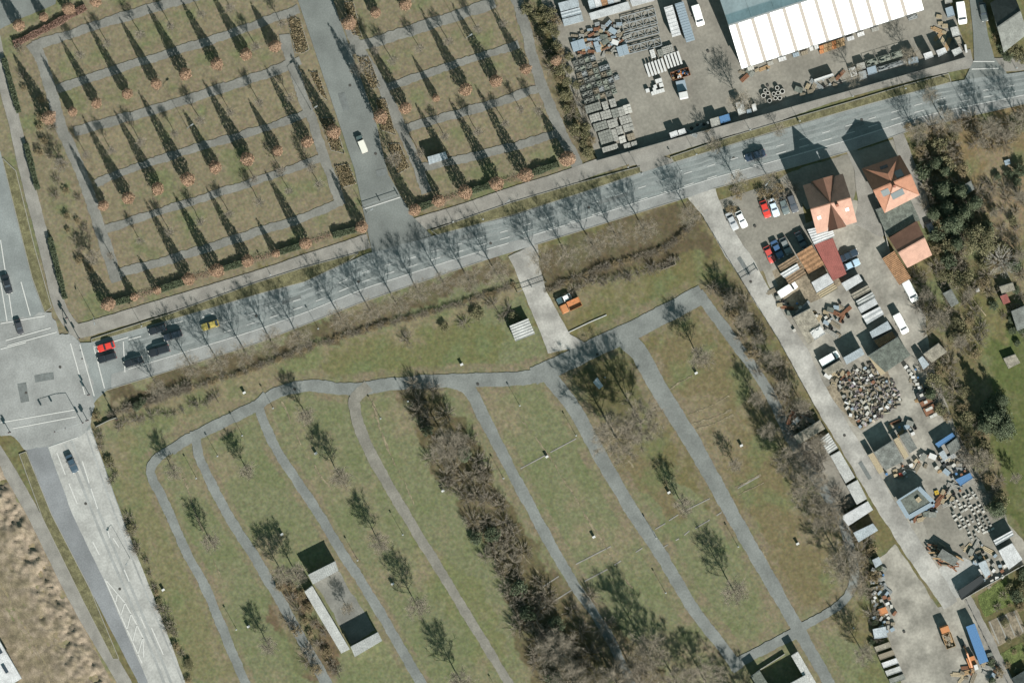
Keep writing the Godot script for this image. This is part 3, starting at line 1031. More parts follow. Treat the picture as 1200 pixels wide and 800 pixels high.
func ground_sheet() -> void:
	var zones := [  # patches of turf and soil: outline, tone, share
		[[-200, -100, 700, -100, 700, 190, 440, 270, 100, 395, -200, 480], [141, 133, 110], 1.0],
		[[100, 440, 290, 400, 600, 290, 640, 420, 1010, 760, 1000, 900, 200, 900], [131, 133, 102], 1.0],
		[[125, 458, 290, 408, 600, 298, 604, 318, 300, 432, 130, 492], [108, 99, 79], 1.0], [[628, 290, 810, 233, 835, 290, 640, 345], [108, 99, 79], 1.0],
		[[110, 480, 290, 430, 470, 380, 600, 330, 606, 345, 470, 412, 330, 455, 200, 505, 130, 500], [145, 136, 110], 0.8],
		[[690, 330, 860, 310, 790, 362, 700, 395], [120, 122, 88], 1.0], [[650, 345, 800, 312, 830, 335, 740, 350, 670, 392], [124, 120, 84], 0.7],
		[[395, 400, 560, 375, 600, 400, 560, 430, 380, 440], [121, 122, 84], 0.8],
		[[460, 450, 500, 440, 560, 520, 640, 660, 790, 800, 620, 800, 590, 680, 520, 570], [108, 98, 76], 0.9],
		[[760, 385, 815, 350, 860, 430, 960, 600, 990, 650, 990, 700, 930, 725, 880, 630, 790, 480], [132, 122, 94], 0.9],
		[[830, 335, 870, 330, 1020, 600, 1030, 700, 1000, 690, 990, 620, 900, 460], [118, 110, 85], 0.9],
		[[690, 490, 735, 500, 780, 560, 800, 620, 760, 590, 700, 530], [128, 117, 90], 0.8], [[660, 410, 740, 410, 770, 470, 745, 490, 690, 490], [104, 100, 74], 0.6],
		[[1055, 130, 1300, 80, 1300, 260, 1100, 260], [140, 124, 95], 1.0], [[1085, 250, 1300, 240, 1300, 860, 1170, 800, 1130, 560, 1080, 420], [122, 115, 87], 1.0],
		[[1160, 190, 1200, 180, 1200, 300, 1165, 275], [150, 132, 108], 0.8], [[1140, 350, 1180, 345, 1200, 420, 1190, 500, 1150, 420], [124, 120, 84], 0.9],
		[[1165, 380, 1260, 400, 1260, 640, 1190, 620, 1160, 520], [103, 112, 70], 0.9], [[1120, 360, 1170, 360, 1180, 400, 1130, 400], [132, 124, 90], 0.7],
		[[-80, 520, 35, 590, 140, 800, 140, 900, -200, 900], [160, 146, 120], 1.0], [[1140, 700, 1200, 670, 1260, 800, 1190, 830], [112, 108, 76], 0.9],
		[[610, 0, 690, 0, 705, 185, 680, 195], [104, 100, 74], 1.0], [[170, 540, 205, 600, 290, 800, 215, 800, 120, 540, 140, 490], [136, 128, 96], 0.5],
		[[310, 690, 345, 680, 400, 770, 390, 800, 345, 790], [118, 104, 84], 0.9], [[480, 620, 560, 680, 600, 760, 570, 780, 500, 690], [126, 128, 88], 0.6]]
	var xs := []
	var zs := []
	for e in [-6000.0, -2500.0, -1200.0, -600.0, -320.0, -200.0, -150.0]:
		xs.append(e)
		zs.append(e)
	zs.append(-110.0)
	var x := -125.0
	while x <= 125.01:
		xs.append(x)
		x += 0.62
	x = -85.0
	while x <= 85.01:
		zs.append(x)
		x += 0.62
	zs.append(110.0)
	for e in [150.0, 200.0, 320.0, 600.0, 1200.0, 2500.0, 6000.0]:
		xs.append(e)
		zs.append(e)
	var nx := xs.size()
	var wear := {}
	for l in lanes + paths:
		var c := smooth_line(l[0])
		for q in c:
			var ci := int((q.x + 130.0) / 0.62)
			var cj := int((q.y + 90.0) / 0.62)
			var rad := int((l[1] * S * 0.5 + 1.3) / 0.62) + 1
			for di in range(-rad, rad + 1):
				for dj in range(-rad, rad + 1):
					if di * di + dj * dj <= rad * rad:
						wear[(ci + di) * 1000 + cj + dj] = true
	var polys := []
	for z in zones:
		var p := PackedVector2Array()
		var lo := Vector2(1e9, 1e9)
		var hi := -lo
		for i in range(0, z[0].size(), 2):
			var q := Vector2(z[0][i], z[0][i + 1])
			p.append(q)
			lo = lo.min(q)
			hi = hi.max(q)
		polys.append([p, Rect2(lo, hi - lo), lin(z[1][0], z[1][1], z[1][2]), z[2], 0.35 if z[1][0] < 116 else 1.0])
	var base := lin(124, 118, 86)
	var green := lin(122, 130, 94)
	var dry := lin(149, 139, 115)
	var soil := lin(142, 131, 110)
	var v := PackedVector3Array()
	var n := PackedVector3Array()
	var c := PackedColorArray()
	var ix := PackedInt32Array()
	for j in zs.size():
		for i in nx:
			var wx: float = xs[i]
			var wz: float = zs[j]
			var px := wx / S + 600.0
			var py := wz / S + 400.0
			var n1 := blotch(px * 1.1, py * 1.1)
			var n2 := blotch(px * 1.1 + 500.0, py * 1.1)
			var q := Vector2(px + n1 * 16.0, py + n2 * 16.0)
			var col := base
			var loose := 1.0
			for z in polys:
				if z[1].has_point(q) and Geometry2D.is_point_in_polygon(q, z[0]):
					col = col.lerp(z[2], z[3])
					loose = z[4]
			var a := blotch(px * 0.42 + 1000.0, py * 0.42)
			var b := blotch(px * 2.6 + 2000.0, py * 2.6)
			var g := blotch(px * 0.9 + 3000.0, py * 0.9)
			col = col.lerp(dry, loose * clampf(a * 1.7 + b * 0.9 - 0.14, 0.0, 0.75))
			col = col.lerp(green, loose * clampf(g * 1.6 - a * 0.9 + b * 0.5 - 0.1, 0.0, 0.75))
			if wear.has(int((wx + 130.0) / 0.62) * 1000 + int((wz + 90.0) / 0.62)):
				col = col.lerp(soil, clampf(0.5 + n1 * 0.9 + b * 0.6, 0.1, 0.85))
			var f: float = 1.0 / (mean.turf * mean.soft)
			c.append(Color(col.r * f, col.g * f, col.b * f))
			v.append(Vector3(wx, 0, wz))
			n.append(Vector3.UP)
	for j in zs.size() - 1:
		for i in nx - 1:
			var a := j * nx + i
			ix.append_array([a, a + 1, a + nx + 1, a, a + nx + 1, a + nx])
	var arr := []
	arr.resize(Mesh.ARRAY_MAX)
	arr[Mesh.ARRAY_VERTEX] = v
	arr[Mesh.ARRAY_NORMAL] = n
	arr[Mesh.ARRAY_COLOR] = c
	arr[Mesh.ARRAY_INDEX] = ix
	var m := ArrayMesh.new()
	m.add_surface_from_arrays(Mesh.PRIMITIVE_TRIANGLES, arr)
	struct("ground", m, mats.ground)

func sand_field() -> void:
	# bare sand with heaps and ruts, west of the footway
	var poly := flat([-60, 470, 0, 543, 31, 603, 75, 690, 130, 797, 150, 840, 60, 900, -160, 900, -160, 470])
	var v := PackedVector3Array()
	var tone := PackedColorArray()
	var pale := lin(196, 179, 157)
	var earth := lin(160, 147, 122)
	var ix := PackedInt32Array()
	var step := 0.4
	var x0 := -139.0
	var z0 := 18.0
	var nx := 130
	var ny := 170
	for j in ny:
		for i in nx:
			var q := Vector2(x0 + i * step, z0 + j * step)
			var e := 0.0
			if Geometry2D.is_point_in_polygon(q, poly):
				e = 1.0
				for k in poly.size():
					var cp := Geometry2D.get_closest_point_to_segment(q, poly[k], poly[(k + 1) % poly.size()])
					e = minf(e, cp.distance_to(q) / 2.0)
			var px := q.x / S + 600.0
			var py := q.y / S + 400.0
			# heaps lie in a belt beside the footway; the rest is graded flat with faint ruts
			var belt := clampf(1.0 - absf((px - 20.0) - (py - 600.0) * 0.5) / 55.0, 0.0, 1.0)
			var h := 0.06 + belt * (0.7 + 1.5 * nz.get_noise_2d(px * 1.3, py * 1.3) + 0.8 * nz.get_noise_2d(px * 2.6, py * 2.6) + 0.6 * nz.get_noise_2d(px * 5.0 + py * 1.5, py * 6.0) + 0.4 * nz.get_noise_2d(px * 9.0, py * 11.0))
			var across := px * 0.87 - py * 0.5
			for u0 in [-350.0, -343.0, -329.0, -322.0, -306.0, -299.0]:
				h -= 0.13 * exp(-pow((across - u0 + 3.0 * nz.get_noise_2d(px, py)) / 1.3, 2.0)) * (1.0 - belt)
			h += 0.16 * nz.get_noise_2d(px * 6.0, py * 6.0)
			v.append(Vector3(q.x, -0.05 + (h + 0.08) * e, q.y))
			tone.append(1.25 * earth.lerp(pale, clampf(0.15 + belt * 0.75 + nz.get_noise_2d(px * 3.0, py * 3.0) * 1.2, 0.0, 1.0)))
	for j in ny - 1:
		for i in nx - 1:
			var a := j * nx + i
			if v[a].y > -0.049 or v[a + nx + 1].y > -0.049 or v[a + 1].y > -0.049 or v[a + nx].y > -0.049:
				ix.append_array([a, a + 1, a + nx + 1, a, a + nx + 1, a + nx])
	var st := SurfaceTool.new()
	st.begin(Mesh.PRIMITIVE_TRIANGLES)
	for i in v.size():
		st.set_color(tone[i])
		st.add_vertex(v[i])
	for i in ix:
		st.add_index(i)
	st.generate_normals()
	struct("sand_field", st.commit(), mats.sand)

func roads() -> void:
	# yards and courts
	sheet("storage_yard", [628, -20, 652, 60, 700, 186, 900, 134, 1000, 103, 1136, 67, 1106, -20], mats.yard, 0.1)
	sheet("car_park_ground", [836, 236, 850, 232, 905, 216, 938, 226, 950, 286, 912, 314, 890, 318, 864, 280, 840, 244], mats.yard, 0.1)
	sheet("works_yard", [890, 305, 945, 262, 1000, 235, 1020, 240, 1048, 305, 1085, 372, 1090, 420, 1120, 500, 1170, 600, 1206, 640, 1200, 660, 1128, 702, 1112, 712, 1000, 520, 930, 402], mats.yard_pale, 0.2)
	sheet("works_yard", [905, 318, 965, 290, 990, 330, 962, 350, 928, 366], mats.yard_brown, 0.2)
	sheet("works_yard", [966, 456, 1000, 436, 1040, 430, 1056, 470, 1010, 505, 1003, 500], mats.yard_brown, 0.3)
	sheet("works_yard", [1080, 602, 1120, 560, 1170, 580, 1190, 640, 1140, 672, 1090, 640], mats.yard, 0.3)
	sheet("forecourt", [905, 214, 940, 196, 1000, 179, 1047, 163, 1062, 196, 1012, 200, 1000, 236, 946, 246, 934, 226], mats.yard, 0.2)
	sheet("courtyard", [1002, 200, 1018, 196, 1052, 262, 1034, 278, 1000, 262, 1006, 240], mats.footway, 0.1)
	sheet("lorry_yard", [1030, 655, 1050, 637, 1100, 712, 1132, 700, 1160, 755, 1184, 815, 1062, 815, 1040, 745, 1032, 700], mats.yard_pale, 0.25)
	sheet("shed_court", [938, 520, 962, 512, 1004, 590, 986, 600, 955, 565], mats.yard, 0.2)
	sheet("sand_patch", [1098, 668, 1125, 650, 1160, 668, 1125, 700, 1112, 700], mats.concrete, 0.5)
	sheet("courtyard", [368, 682, 395, 668, 440, 738, 412, 756], mats.lane, 0.3)
	sheet("vegetable_plot", [1158, 728, 1192, 714, 1204, 740, 1168, 758], mats.yard_brown, 0.1)
	sheet("garden_lawn", [1146, 698, 1178, 677, 1188, 707, 1155, 723], mat(lin(104, 116, 66), 1.0, "strong", 2.1, "stain", 7.0), 0.2)
	sheet("garden_lawn", [1170, 766, 1198, 752, 1206, 770, 1178, 782], mat(lin(108, 118, 70), 1.0, "strong", 2.1, "stain", 7.0), 0.2)
	# wheel ruts and trodden lines worn into the turf
	for l in [[[812, 498, 835, 490, 858, 480], 2.2], [[816, 504, 838, 496, 860, 486], 2.0], [[806, 486, 830, 477, 855, 464], 1.8], [[862, 572, 880, 562, 892, 556], 2.2], [[866, 580, 884, 571, 896, 564], 2.0], [[770, 470, 790, 452, 812, 440], 1.6],
			[[560, 620, 600, 640, 640, 680], 2.0], [[436, 470, 452, 520, 486, 590], 1.6], [[600, 480, 640, 530, 690, 610, 740, 690], 1.4], [[330, 470, 352, 520, 392, 580], 1.5], [[250, 560, 280, 620, 320, 690], 1.4], [[690, 500, 720, 520, 742, 548], 1.8], [[215, 560, 236, 620, 258, 676], 1.3], [[892, 640, 915, 690, 934, 716], 1.6]]:
		ribbon("worn_track", l[0], l[1], l[1] * 0.7, mats.worn, 0.22)
	for l in lanes:
		ribbon("gravel_lane", l[0], l[1], l[1], mats.lane, 0.17)
	for l in paths:
		ribbon("tarred_path", l[0], l[1], l[2], mats.lawn_path, 0.12)
	ribbon("tarred_path", [432, 452, 417, 466, 416, 480, 422, 503, 440, 542, 478, 607, 512, 662, 550, 725, 600, 806], 14, 10, mats.lawn_path_grey, 0.12)
	ribbon("track", [1134, 698, 1150, 730, 1165, 760, 1188, 806], 9, 10, mats.footway, 0.15)
	# footways and drives
	ribbon("footway", [-12, 20, 5, 100, 18, 150, 29, 200, 55, 300, 70, 360, 92, 392], 14, 15, mats.footway, 0.05)
	ribbon("footway", [80, 388, 100, 386, 200, 356, 300, 326, 362, 305, 432, 282], 17, 17, mats.footway, 0.05)
	ribbon("footway", [484, 265, 550, 245, 600, 228, 662, 209, 692, 198, 740, 182], 17, 18, mats.footway, 0.05)
	ribbon("footway", [735, 186, 800, 166, 850, 150, 900, 136, 975, 109, 1075, 82, 1140, 68], 19, 22, mats.footway, 0.05)
	ribbon("footway", [1163, 76, 1200, 74, 1300, 60], 16, 16, mats.footway, 0.05)
	ribbon("footway", [-10, 520, 6, 545, 40, 605, 90, 705, 140, 790, 160, 830], 15, 16, mats.footway, 0.05)
	sheet("driveway", [596, 300, 630, 284, 632, 310, 640, 340, 668, 392, 690, 404, 642, 414, 636, 396, 615, 347, 606, 322], mats.drive, 0.12)
	sheet("driveway", [805, 231, 838, 220, 850, 255, 885, 307, 915, 362, 950, 415, 966, 450, 1000, 505, 1055, 597, 1100, 665, 1122, 704, 1107, 714, 1065, 655, 1030, 600, 965, 492, 945, 457, 912, 397, 870, 330, 850, 300, 825, 255], mats.drive, 0.15)
	sheet("driveway", [985, 158, 1002, 200, 1006, 240, 1018, 236, 1014, 200, 1003, 168], mats.footway, 0.1)
	sheet("driveway", [1047, 160, 1060, 156, 1080, 210, 1096, 260, 1082, 268, 1066, 230], mats.footway, 0.15)
	sheet("driveway", [735, 178, 752, 174, 792, 188, 756, 206], mats.footway, 0.05)
	sheet("side_street", [-60, -40, 72, -40, 64, 5, 20, 23, 0, 34, -40, 52], mats.side_road, 0.1)
	# carriageways
	sheet("side_street", [344, -20, 349, 0, 415, 198, 429, 262, 436, 296, 506, 276, 485, 255, 455, 205, 439, 137, 411, 60, 390, 0, 384, -20], mats.side_road, 0.04)
	sheet("side_street", [1132, -20, 1137, 0, 1141, 40, 1142, 70, 1130, 95, 1182, 88, 1166, 68, 1158, 40, 1152, 0, 1150, -20], mats.side_road, 0.04)
	var r := [-90, -40, -20, 118, 0, 178, 15, 240, 37, 327, 52, 368, 60, 386, 80, 402]
	r.append_array(NORTH)
	for i in range(SOUTH.size() - 2, -1, -2):
		r.append(SOUTH[i])
		r.append(SOUTH[i + 1])
	r.append_array([113, 468, 104, 480, 106, 500, 141, 600, 216, 798, 232, 840, 184, 860, 160, 797, 60, 603, 30, 527, 12, 508, -40, 500, -140, 520, -140, 200])
	var road := sheet("road", r, mats.asphalt, 0.03)
	sheet("road", [95, 400, 110, 460, 106, 500, 90, 512, 56, 524, 30, 527, 12, 508, -60, 502, -140, 520, -140, 300, -30, 380, 0, 376, 58, 366, 70, 390], mats.asphalt_light, 0.6)
	sheet("road", [56, 524, 92, 512, 106, 502, 140, 600, 180, 700, 217, 800, 232, 840, 190, 850, 172, 797, 122, 681, 84, 602], mats.concrete, 0.05)
	sheet("road", [30, 527, 55, 523, 84, 602, 122, 681, 172, 797, 190, 850, 184, 860, 160, 797, 60, 603], mats.asphalt_dark, 0.05)
	for l in [[[76, 520, 92, 560, 120, 630, 148, 695, 184, 780, 205, 835], 3.2], [[83, 516, 100, 560, 128, 630, 156, 695, 190, 775, 214, 835], 3.0], [[100, 504, 112, 540, 132, 596, 160, 668, 200, 765, 226, 830], 2.0]]:
		ribbon("road", l[0], l[1], l[1], mats.tyre_band, 0.03)
	# the strip for bicycles along the southern kerb
	var cy := []
	for i in range(0, 41):
		var x := 130.0 + i * 27.0
		cy.append_array([x, lerpf(along(NORTH, x), along(SOUTH, x), 0.72)])
	for i in range(40, -1, -1):
		var x := 130.0 + i * 27.0
		cy.append_array([x, lerpf(along(NORTH, x), along(SOUTH, x), 0.995)])
	sheet("cycle_lane", cy, mats.cycle, 0.0)
	# oil-darkened running bands, patched repairs and covers
	for b in [[0.42, 0.54], [0.60, 0.69], [0.12, 0.2], [0.25, 0.32]]:
		var bp := []
		for i in range(0, 40):
			var bx := 150.0 + i * 27.0
			bp.append_array([bx, lerpf(along(NORTH, bx), along(SOUTH, bx), b[0])])
		for i in range(39, -1, -1):
			var bx := 150.0 + i * 27.0
			bp.append_array([bx, lerpf(along(NORTH, bx), along(SOUTH, bx), b[1])])
		sheet("running_band", bp, mats.asphalt_mid, 0.12)
	for q in [[330, 352, 352, 345, 353, 350, 331, 357], [540, 276, 556, 271, 557, 277, 541, 282], [700, 236, 735, 225, 736, 229, 701, 240], [990, 148, 1012, 141, 1013, 146, 991, 153], [396, 110, 404, 108, 410, 128, 402, 130], [40, 440, 62, 436, 63, 444, 41, 448], [20, 450, 30, 448, 34, 470, 24, 472], [440, 200, 452, 197, 454, 204, 442, 207], [868, 300, 880, 320, 876, 323, 864, 303], [1010, 540, 1022, 560, 1018, 562, 1006, 543]]:
		sheet("asphalt_repair", q, mats.asphalt_patch, 0.04)
	road_y = sheet_y
	for q in [[70, 430], [30, 460], [300, 370], [420, 330], [575, 285], [690, 243], [860, 185], [1010, 140], [410, 100], [440, 180], [100, 590], [140, 690], [560, 450], [700, 415], [345, 456], [880, 330], [990, 510], [830, 60], [900, 100], [1060, 740], [885, 265]]:
		var cv := MB.new()
		cv.tube(P(q[0], q[1], 0.0), P(q[0], q[1], road_y + 0.01), 0.34, 0.33, 12, true)
		struct("drain_cover", cv, mats.iron)
	var my := road_y + 0.012
	# painted lines
	var x := 262.0
	while x < 1230.0:
		for f in [0.37, 0.56]:
			if f > 0.5 and x > 620.0 and x < 900.0:
				f = 0.68
			var x1 := x + (9.0 if f < 0.5 else 11.0)
			mark(road, x, lerpf(along(NORTH, x), along(SOUTH, x), f), x1, lerpf(along(NORTH, x1), along(SOUTH, x1), f), 0.2, mats.worn_line, my)
		x += 27.0
	x = 150.0
	while x < 1230.0:
		if not (x > 590.0 and x < 625.0):
			mark(road, x, lerpf(along(NORTH, x), along(SOUTH, x), 0.72), x + 14.0, lerpf(along(NORTH, x + 14.0), along(SOUTH, x + 14.0), 0.72), 0.2, mats.worn_line, my)
		x += 14.4
	for l in [[0, 495, 87, 480], [14, 502, 89, 488], [57, 524, 91, 512], [82, 402, 99, 462], [93, 403, 110, 464], [109, 405, 122, 455], [0, 409, 30, 401], [0, 379, 52, 370], [6, 399, 59, 384],
			[8, 405, 66, 389], [0, 281, 14, 372], [24, 330, 35, 370], [0, 330, 8, 378], [144, 400, 146, 436], [109, 407, 150, 395], [146, 422, 166, 416], [150, 398, 165, 394], [200, 380, 214, 376], [236, 372, 250, 367], [178, 405, 196, 400],
			[122, 678, 166, 777], [124, 680, 130, 687], [130, 687, 146, 706], [146, 706, 153, 719], [153, 719, 160, 732], [160, 732, 167, 747], [167, 747, 168, 770], [137, 696, 135, 706], [146, 706, 141, 722], [153, 719, 148, 739], [160, 732, 155, 752], [167, 747, 161, 768],
			[145, 667, 151, 681], [164, 722, 170, 736], [177, 735, 191, 767], [132, 630, 139, 641], [108, 634, 116, 650], [125, 618, 128, 630], [96, 540, 104, 566], [106, 572, 114, 596], [66, 530, 76, 556], [80, 566, 90, 590], [426, 245, 469, 231],
			[1141, 72, 1166, 72], [1139, 81, 1171, 80]]:
		mark(road, l[0], l[1], l[2], l[3], 0.24, mats.white_line if l[0] != 57 else mats.worn_line, my)
	# grass verges between the kerbs
	var vm := mat(lin(124, 120, 90), 1.0, "grain", 3.3, "stain", 11.0)
	for q in [[107, 397, 200, 367, 300, 331, 350, 315, 420, 296, 410, 305, 357, 330, 300, 345, 250, 360, 107, 401], [505, 270, 562, 250, 600, 237, 675, 215, 750, 195, 751, 202, 690, 223, 600, 252, 512, 275],
			[786, 184, 850, 162, 900, 147, 1000, 118, 1060, 100, 1112, 86, 1115, 96, 1025, 120, 900, 156, 790, 190], [2, 185, 18, 200, 40, 290, 60, 360, 52, 366, 37, 325, 15, 238],
			[22, 532, 30, 529, 60, 603, 105, 690, 139, 772, 132, 772, 98, 706, 49, 606]]:
		var mb := MB.new()
		mb.prism(rough_edge(flat(q), 0.7, 0.05), 0.0, road_y + 0.06)
		var o := struct("grass_verge", mb, vm)
		var kb := MB.new()
		var f := flat(q)
		for i in f.size():
			kb.bar(v3(f[i], road_y + 0.02), v3(f[(i + 1) % f.size()], road_y + 0.02), 0.14, 0.1)
		part("kerb", kb, mats.kerb, o)
	var kb := MB.new()
	for i in range(0, SOUTH.size() - 2, 2):
		if SOUTH[i] == 565 or SOUTH[i] == 807:
			continue
		kb.bar(P(SOUTH[i], SOUTH[i + 1], road_y), P(SOUTH[i + 2], SOUTH[i + 3], road_y), 0.16, 0.1)
	struct("kerb", kb, mats.kerb)
	# narrow concrete channels across the lawns
	for l in [[610, 549, 640, 533], [645, 530, 675, 514], [675, 661, 716, 640], [685, 681, 712, 667], [720, 662, 728, 657], [745, 647, 753, 642], [768, 620, 780, 613], [784, 610, 795, 603], [778, 641, 783, 638], [792, 633, 796, 631],
			[802, 627, 808, 622], [815, 619, 832, 609], [840, 604, 846, 600], [637, 687, 655, 675], [635, 713, 640, 710], [648, 705, 672, 690], [804, 598, 832, 584], [865, 572, 890, 558]]:
		var mb := MB.new()
		mb.bar(P(l[0], l[1], 0.03), P(l[2], l[3], 0.03), 0.28, 0.1)
		struct("drain_channel", mb, mats.footway)
var road_y := 0.2
var wheel_y := 0.1

func vegetation() -> void:
	var U := func(k: float) -> Vector3: return Vector3(k, k, k)
	# --- narrow brown-leaved trees in the tree ground: x, y, crown radius, length of shadow
	var cols := []
	for i in 7:
		cols.append(tree_proto("columnar_tree", column_meshes(100 + i, 14.0, 1.55, 3300), mats.bark, mats.brown_leaf, "tree"))
	var young := []
	for i in 3:
		young.append(tree_proto("columnar_tree", column_meshes(120 + i, 8.0, 1.0, 1150), mats.bark, mats.brown_leaf, "tree"))
	var cg := "narrow brown-leaved trees planted in rows"
	var sets := [
		["narrow brown-leaved tree in the row just inside the hedge by the far footway", [[22, 30, 8, 80], [51, 20, 6, 70], [80, 10, 8, 80], [112, 2, 7, 80], [57, 138, 9, 90], [127, 356, 9, 75]]],
		["narrow brown-leaved tree on the grass between the second and third gravel lanes", [[85, 131, 6, 80], [113, 121, 7, 92], [149, 110, 7, 106], [183, 98, 7, 92], [217, 87, 8, 98], [254, 75, 8, 90], [288, 64, 8, 90], [322, 54, 8, 60]]],
		["narrow brown-leaved tree on the grass between the fourth and fifth gravel lanes", [[121, 241, 7, 86], [150, 232, 8, 114], [185, 221, 8, 108], [220, 210, 9, 124], [252, 196, 8, 80], [290, 187, 9, 110], [325, 177, 7, 72], [360, 166, 8, 102]]],
		["narrow brown-leaved tree in the hedge row along the main street, west of the side street", [[157, 348, 5, 52], [184, 340, 5, 48], [221, 327, 8, 111], [254, 317, 9, 108], [290, 306, 8, 102], [323, 297, 5, 50], [358, 285, 8, 100], [424, 266, 8, 81]]],
		["narrow brown-leaved tree standing in a planting bed beside the side street", [[391, 154, 9, 107], [409, 27, 9, 90], [446, 137, 9, 132]]],
		["narrow brown-leaved tree on the grass east of the side street", [[440, 15, 7, 70], [475, 5, 8, 80], [475, 127, 8, 118], [511, 115, 5, 61], [546, 105, 8, 114], [581, 95, 8, 110], [616, 81, 7, 90]]],
		["narrow brown-leaved tree beside the overgrown bank of the storage yard", [[651, 71, 7, 80], [665, 186, 10, 68]]],
		["narrow brown-leaved tree in the hedge row along the main street, east of the side street", [[486, 246, 8, 100], [514, 235, 8, 95], [545, 225, 9, 122], [582, 215, 9, 119], [616, 205, 9, 125]]],
		["narrow brown-leaved tree of the row that shades the northern end of the lanes", [[150, -9, 7, 80], [186, -20, 7, 80], [222, -30, 7, 80]]]]
	var ci := 0
	for s in sets:
		for t in s[1]:
			var h: float = t[3] * S * 0.7536
			if h < 9.0:
				plant(young[ci % 3], t[0], t[1], Vector3(t[2] * S / 1.0, h / 8.0, t[2] * S / 1.0), s[0], cg)
			else:
				plant(cols[ci % 7], t[0], t[1], Vector3(t[2] * S / 1.65, h / 14.0, t[2] * S / 1.65), s[0], cg)
			ci += 1
	# --- slender bare saplings between them
	var sap := []
	for i in 4:
		sap.append(tree_proto("bare_sapling", bare_meshes(200 + i, 6.4, 1.15, 2.6, 650, 1.3, 0.7, 0.018), mats.bark_pale, mats.twig_pale, "tree"))
	var sl := "slender bare sapling between the rows of narrow brown trees"
	for t in [[126, 51], [165, 41], [200, 31], [236, 17], [270, 10], [94, 65], [101, 182], [131, 177], [165, 167], [235, 142], [270, 132], [304, 120], [340, 115], [164, 282], [199, 272], [235, 260], [269, 251], [304, 237], [339, 224], [374, 216],
			[365, 197], [492, 57], [460, 71], [526, 49], [560, 35], [590, 28], [521, 160], [560, 155], [592, 145], [492, 180], [631, 131], [610, 128], [330, 200], [298, 210], [205, 157], [130, 300], [440, 60], [300, 55], [330, 28]]:
		plant(sap[rng.randi() % 4], t[0], t[1], U.call(rng.randf_range(0.9, 1.15)), sl, "saplings between the rows")
	var birch := tree_proto("pale_bare_tree", bare_meshes(260, 5.5, 2.0, 1.2, 900, 0.8, 0.9, 0.03), mats.bark_pale, mats.twig_pale, "tree")
	for t in [[72, 192, "whitish bare tree beside the western gravel lane, near the whole row of hedges"], [109, 302, "whitish bare tree by the southern end of the western gravel lane"], [461, 186, "whitish bare tree beside the small striped hut"], [420, 82, "whitish bare bush in the planting bed by the side street"]]:
		plant(birch, t[0], t[1], U.call(1.0), t[2], "")
	# --- street trees
	var street := []
	for i in 5:
		street.append(tree_proto("bare_street_tree", bare_meshes(300 + i, 11.0, 3.5, 3.2, 3800, 1.15, 0.8, 0.012), mats.bark, mats.twig, "tree"))
	var sg := "bare street trees along the main street"
	for t in [[186, 456, 0.8], [223, 428, 1.0], [255, 424, 1.05], [288, 414, 1.0], [318, 400, 1.05], [351, 397, 1.0], [400, 374, 1.05], [434, 365, 1.0], [464, 355, 1.05], [491, 342, 1.0], [520, 332, 1.0], [550, 329, 1.05], [582, 321, 1.05]]:
		plant(street[rng.randi() % 5], t[0], t[1], U.call(t[2]), "bare street tree on the brown verge between the crossing and the gated driveway", sg)
	for t in [[634, 305, 1.0], [665, 300, 1.0], [695, 289, 1.05], [722, 277, 1.0], [755, 270, 1.0], [809, 252, 0.95]]:
		plant(street[rng.randi() % 5], t[0], t[1], U.call(t[2]), "bare street tree on the brown verge between the gated driveway and the works drive", sg)
	for t in [[864, 214, 0.85], [902, 211, 0.7], [1075, 156, 0.9], [1105, 141, 0.95], [1160, 150, 0.9], [1197, 146, 1.0]]:
		plant(street[rng.randi() % 5], t[0], t[1], U.call(t[2]), "bare street tree on the verge in front of the tiled houses and gardens", sg)
	for t in [[836, 170, 0.6], [912, 152, 0.6], [1000, 88, 0.8], [1066, 66, 0.8], [1090, 112, 0.75], [868, 120, 0.9]]:
		plant(street[rng.randi() % 5], t[0], t[1], U.call(t[2]), "small bare tree along the fence of the storage yard", sg)
	# --- trees of the lawns
	var lawn := []
	for i in 5:
		lawn.append(tree_proto("bare_lawn_tree", bare_meshes(400 + i, 11.0, 3.0, 2.6, 5600, 0.95, 0.72, 0.0125), mats.bark, mats.twig, "tree"))
	var big := []
	for i in 3:
		big.append(tree_proto("spreading_tree", bare_meshes(450 + i, 15.0, 5.6, 3.2, 12000, 0.7, 0.88, 0.014), mats.bark, mats.twig, "tree"))
	var lg := "bare trees on the southern lawns"
	for t in [[204, 552, 55], [290, 552, 56], [247, 634, 58], [359, 487, 61], [399, 559, 72], [445, 635, 68], [489, 710, 76], [540, 797, 82], [315, 756, 58]]:
		plant(lawn[rng.randi() % 5], t[0], t[1], U.call(t[2] * S * 0.7536 / 11.0), "bare upright tree on the lawns west of the brown thicket", lg)
	for t in [[801, 592, 66], [861, 545, 44], [820, 419, 80], [860, 692, 84], [887, 467, 54]]:
		plant(lawn[rng.randi() % 5], t[0], t[1], U.call(t[2] * S * 0.7536 / 11.0), "bare upright tree on the lawns east of the brown thicket", lg)
	for t in [[347, 671, 72], [331, 672, 66]]:
		plant(lawn[rng.randi() % 5], t[0], t[1], U.call(t[2] * S * 0.7536 / 11.0), "bare tree behind the northern wing of the low courtyard building", lg)
	plant(lawn[2], 407, 712, U.call(0.55), "small bare tree inside the court of the low white building", lg)
	for t in [[722, 512, 118], [751, 495, 113]]:
		plant(big[rng.randi() % 3], t[0], t[1], U.call(t[2] * S * 0.7536 / 15.0), "tall spreading tree on the lawn beside the small blue-roofed kiosk", lg)
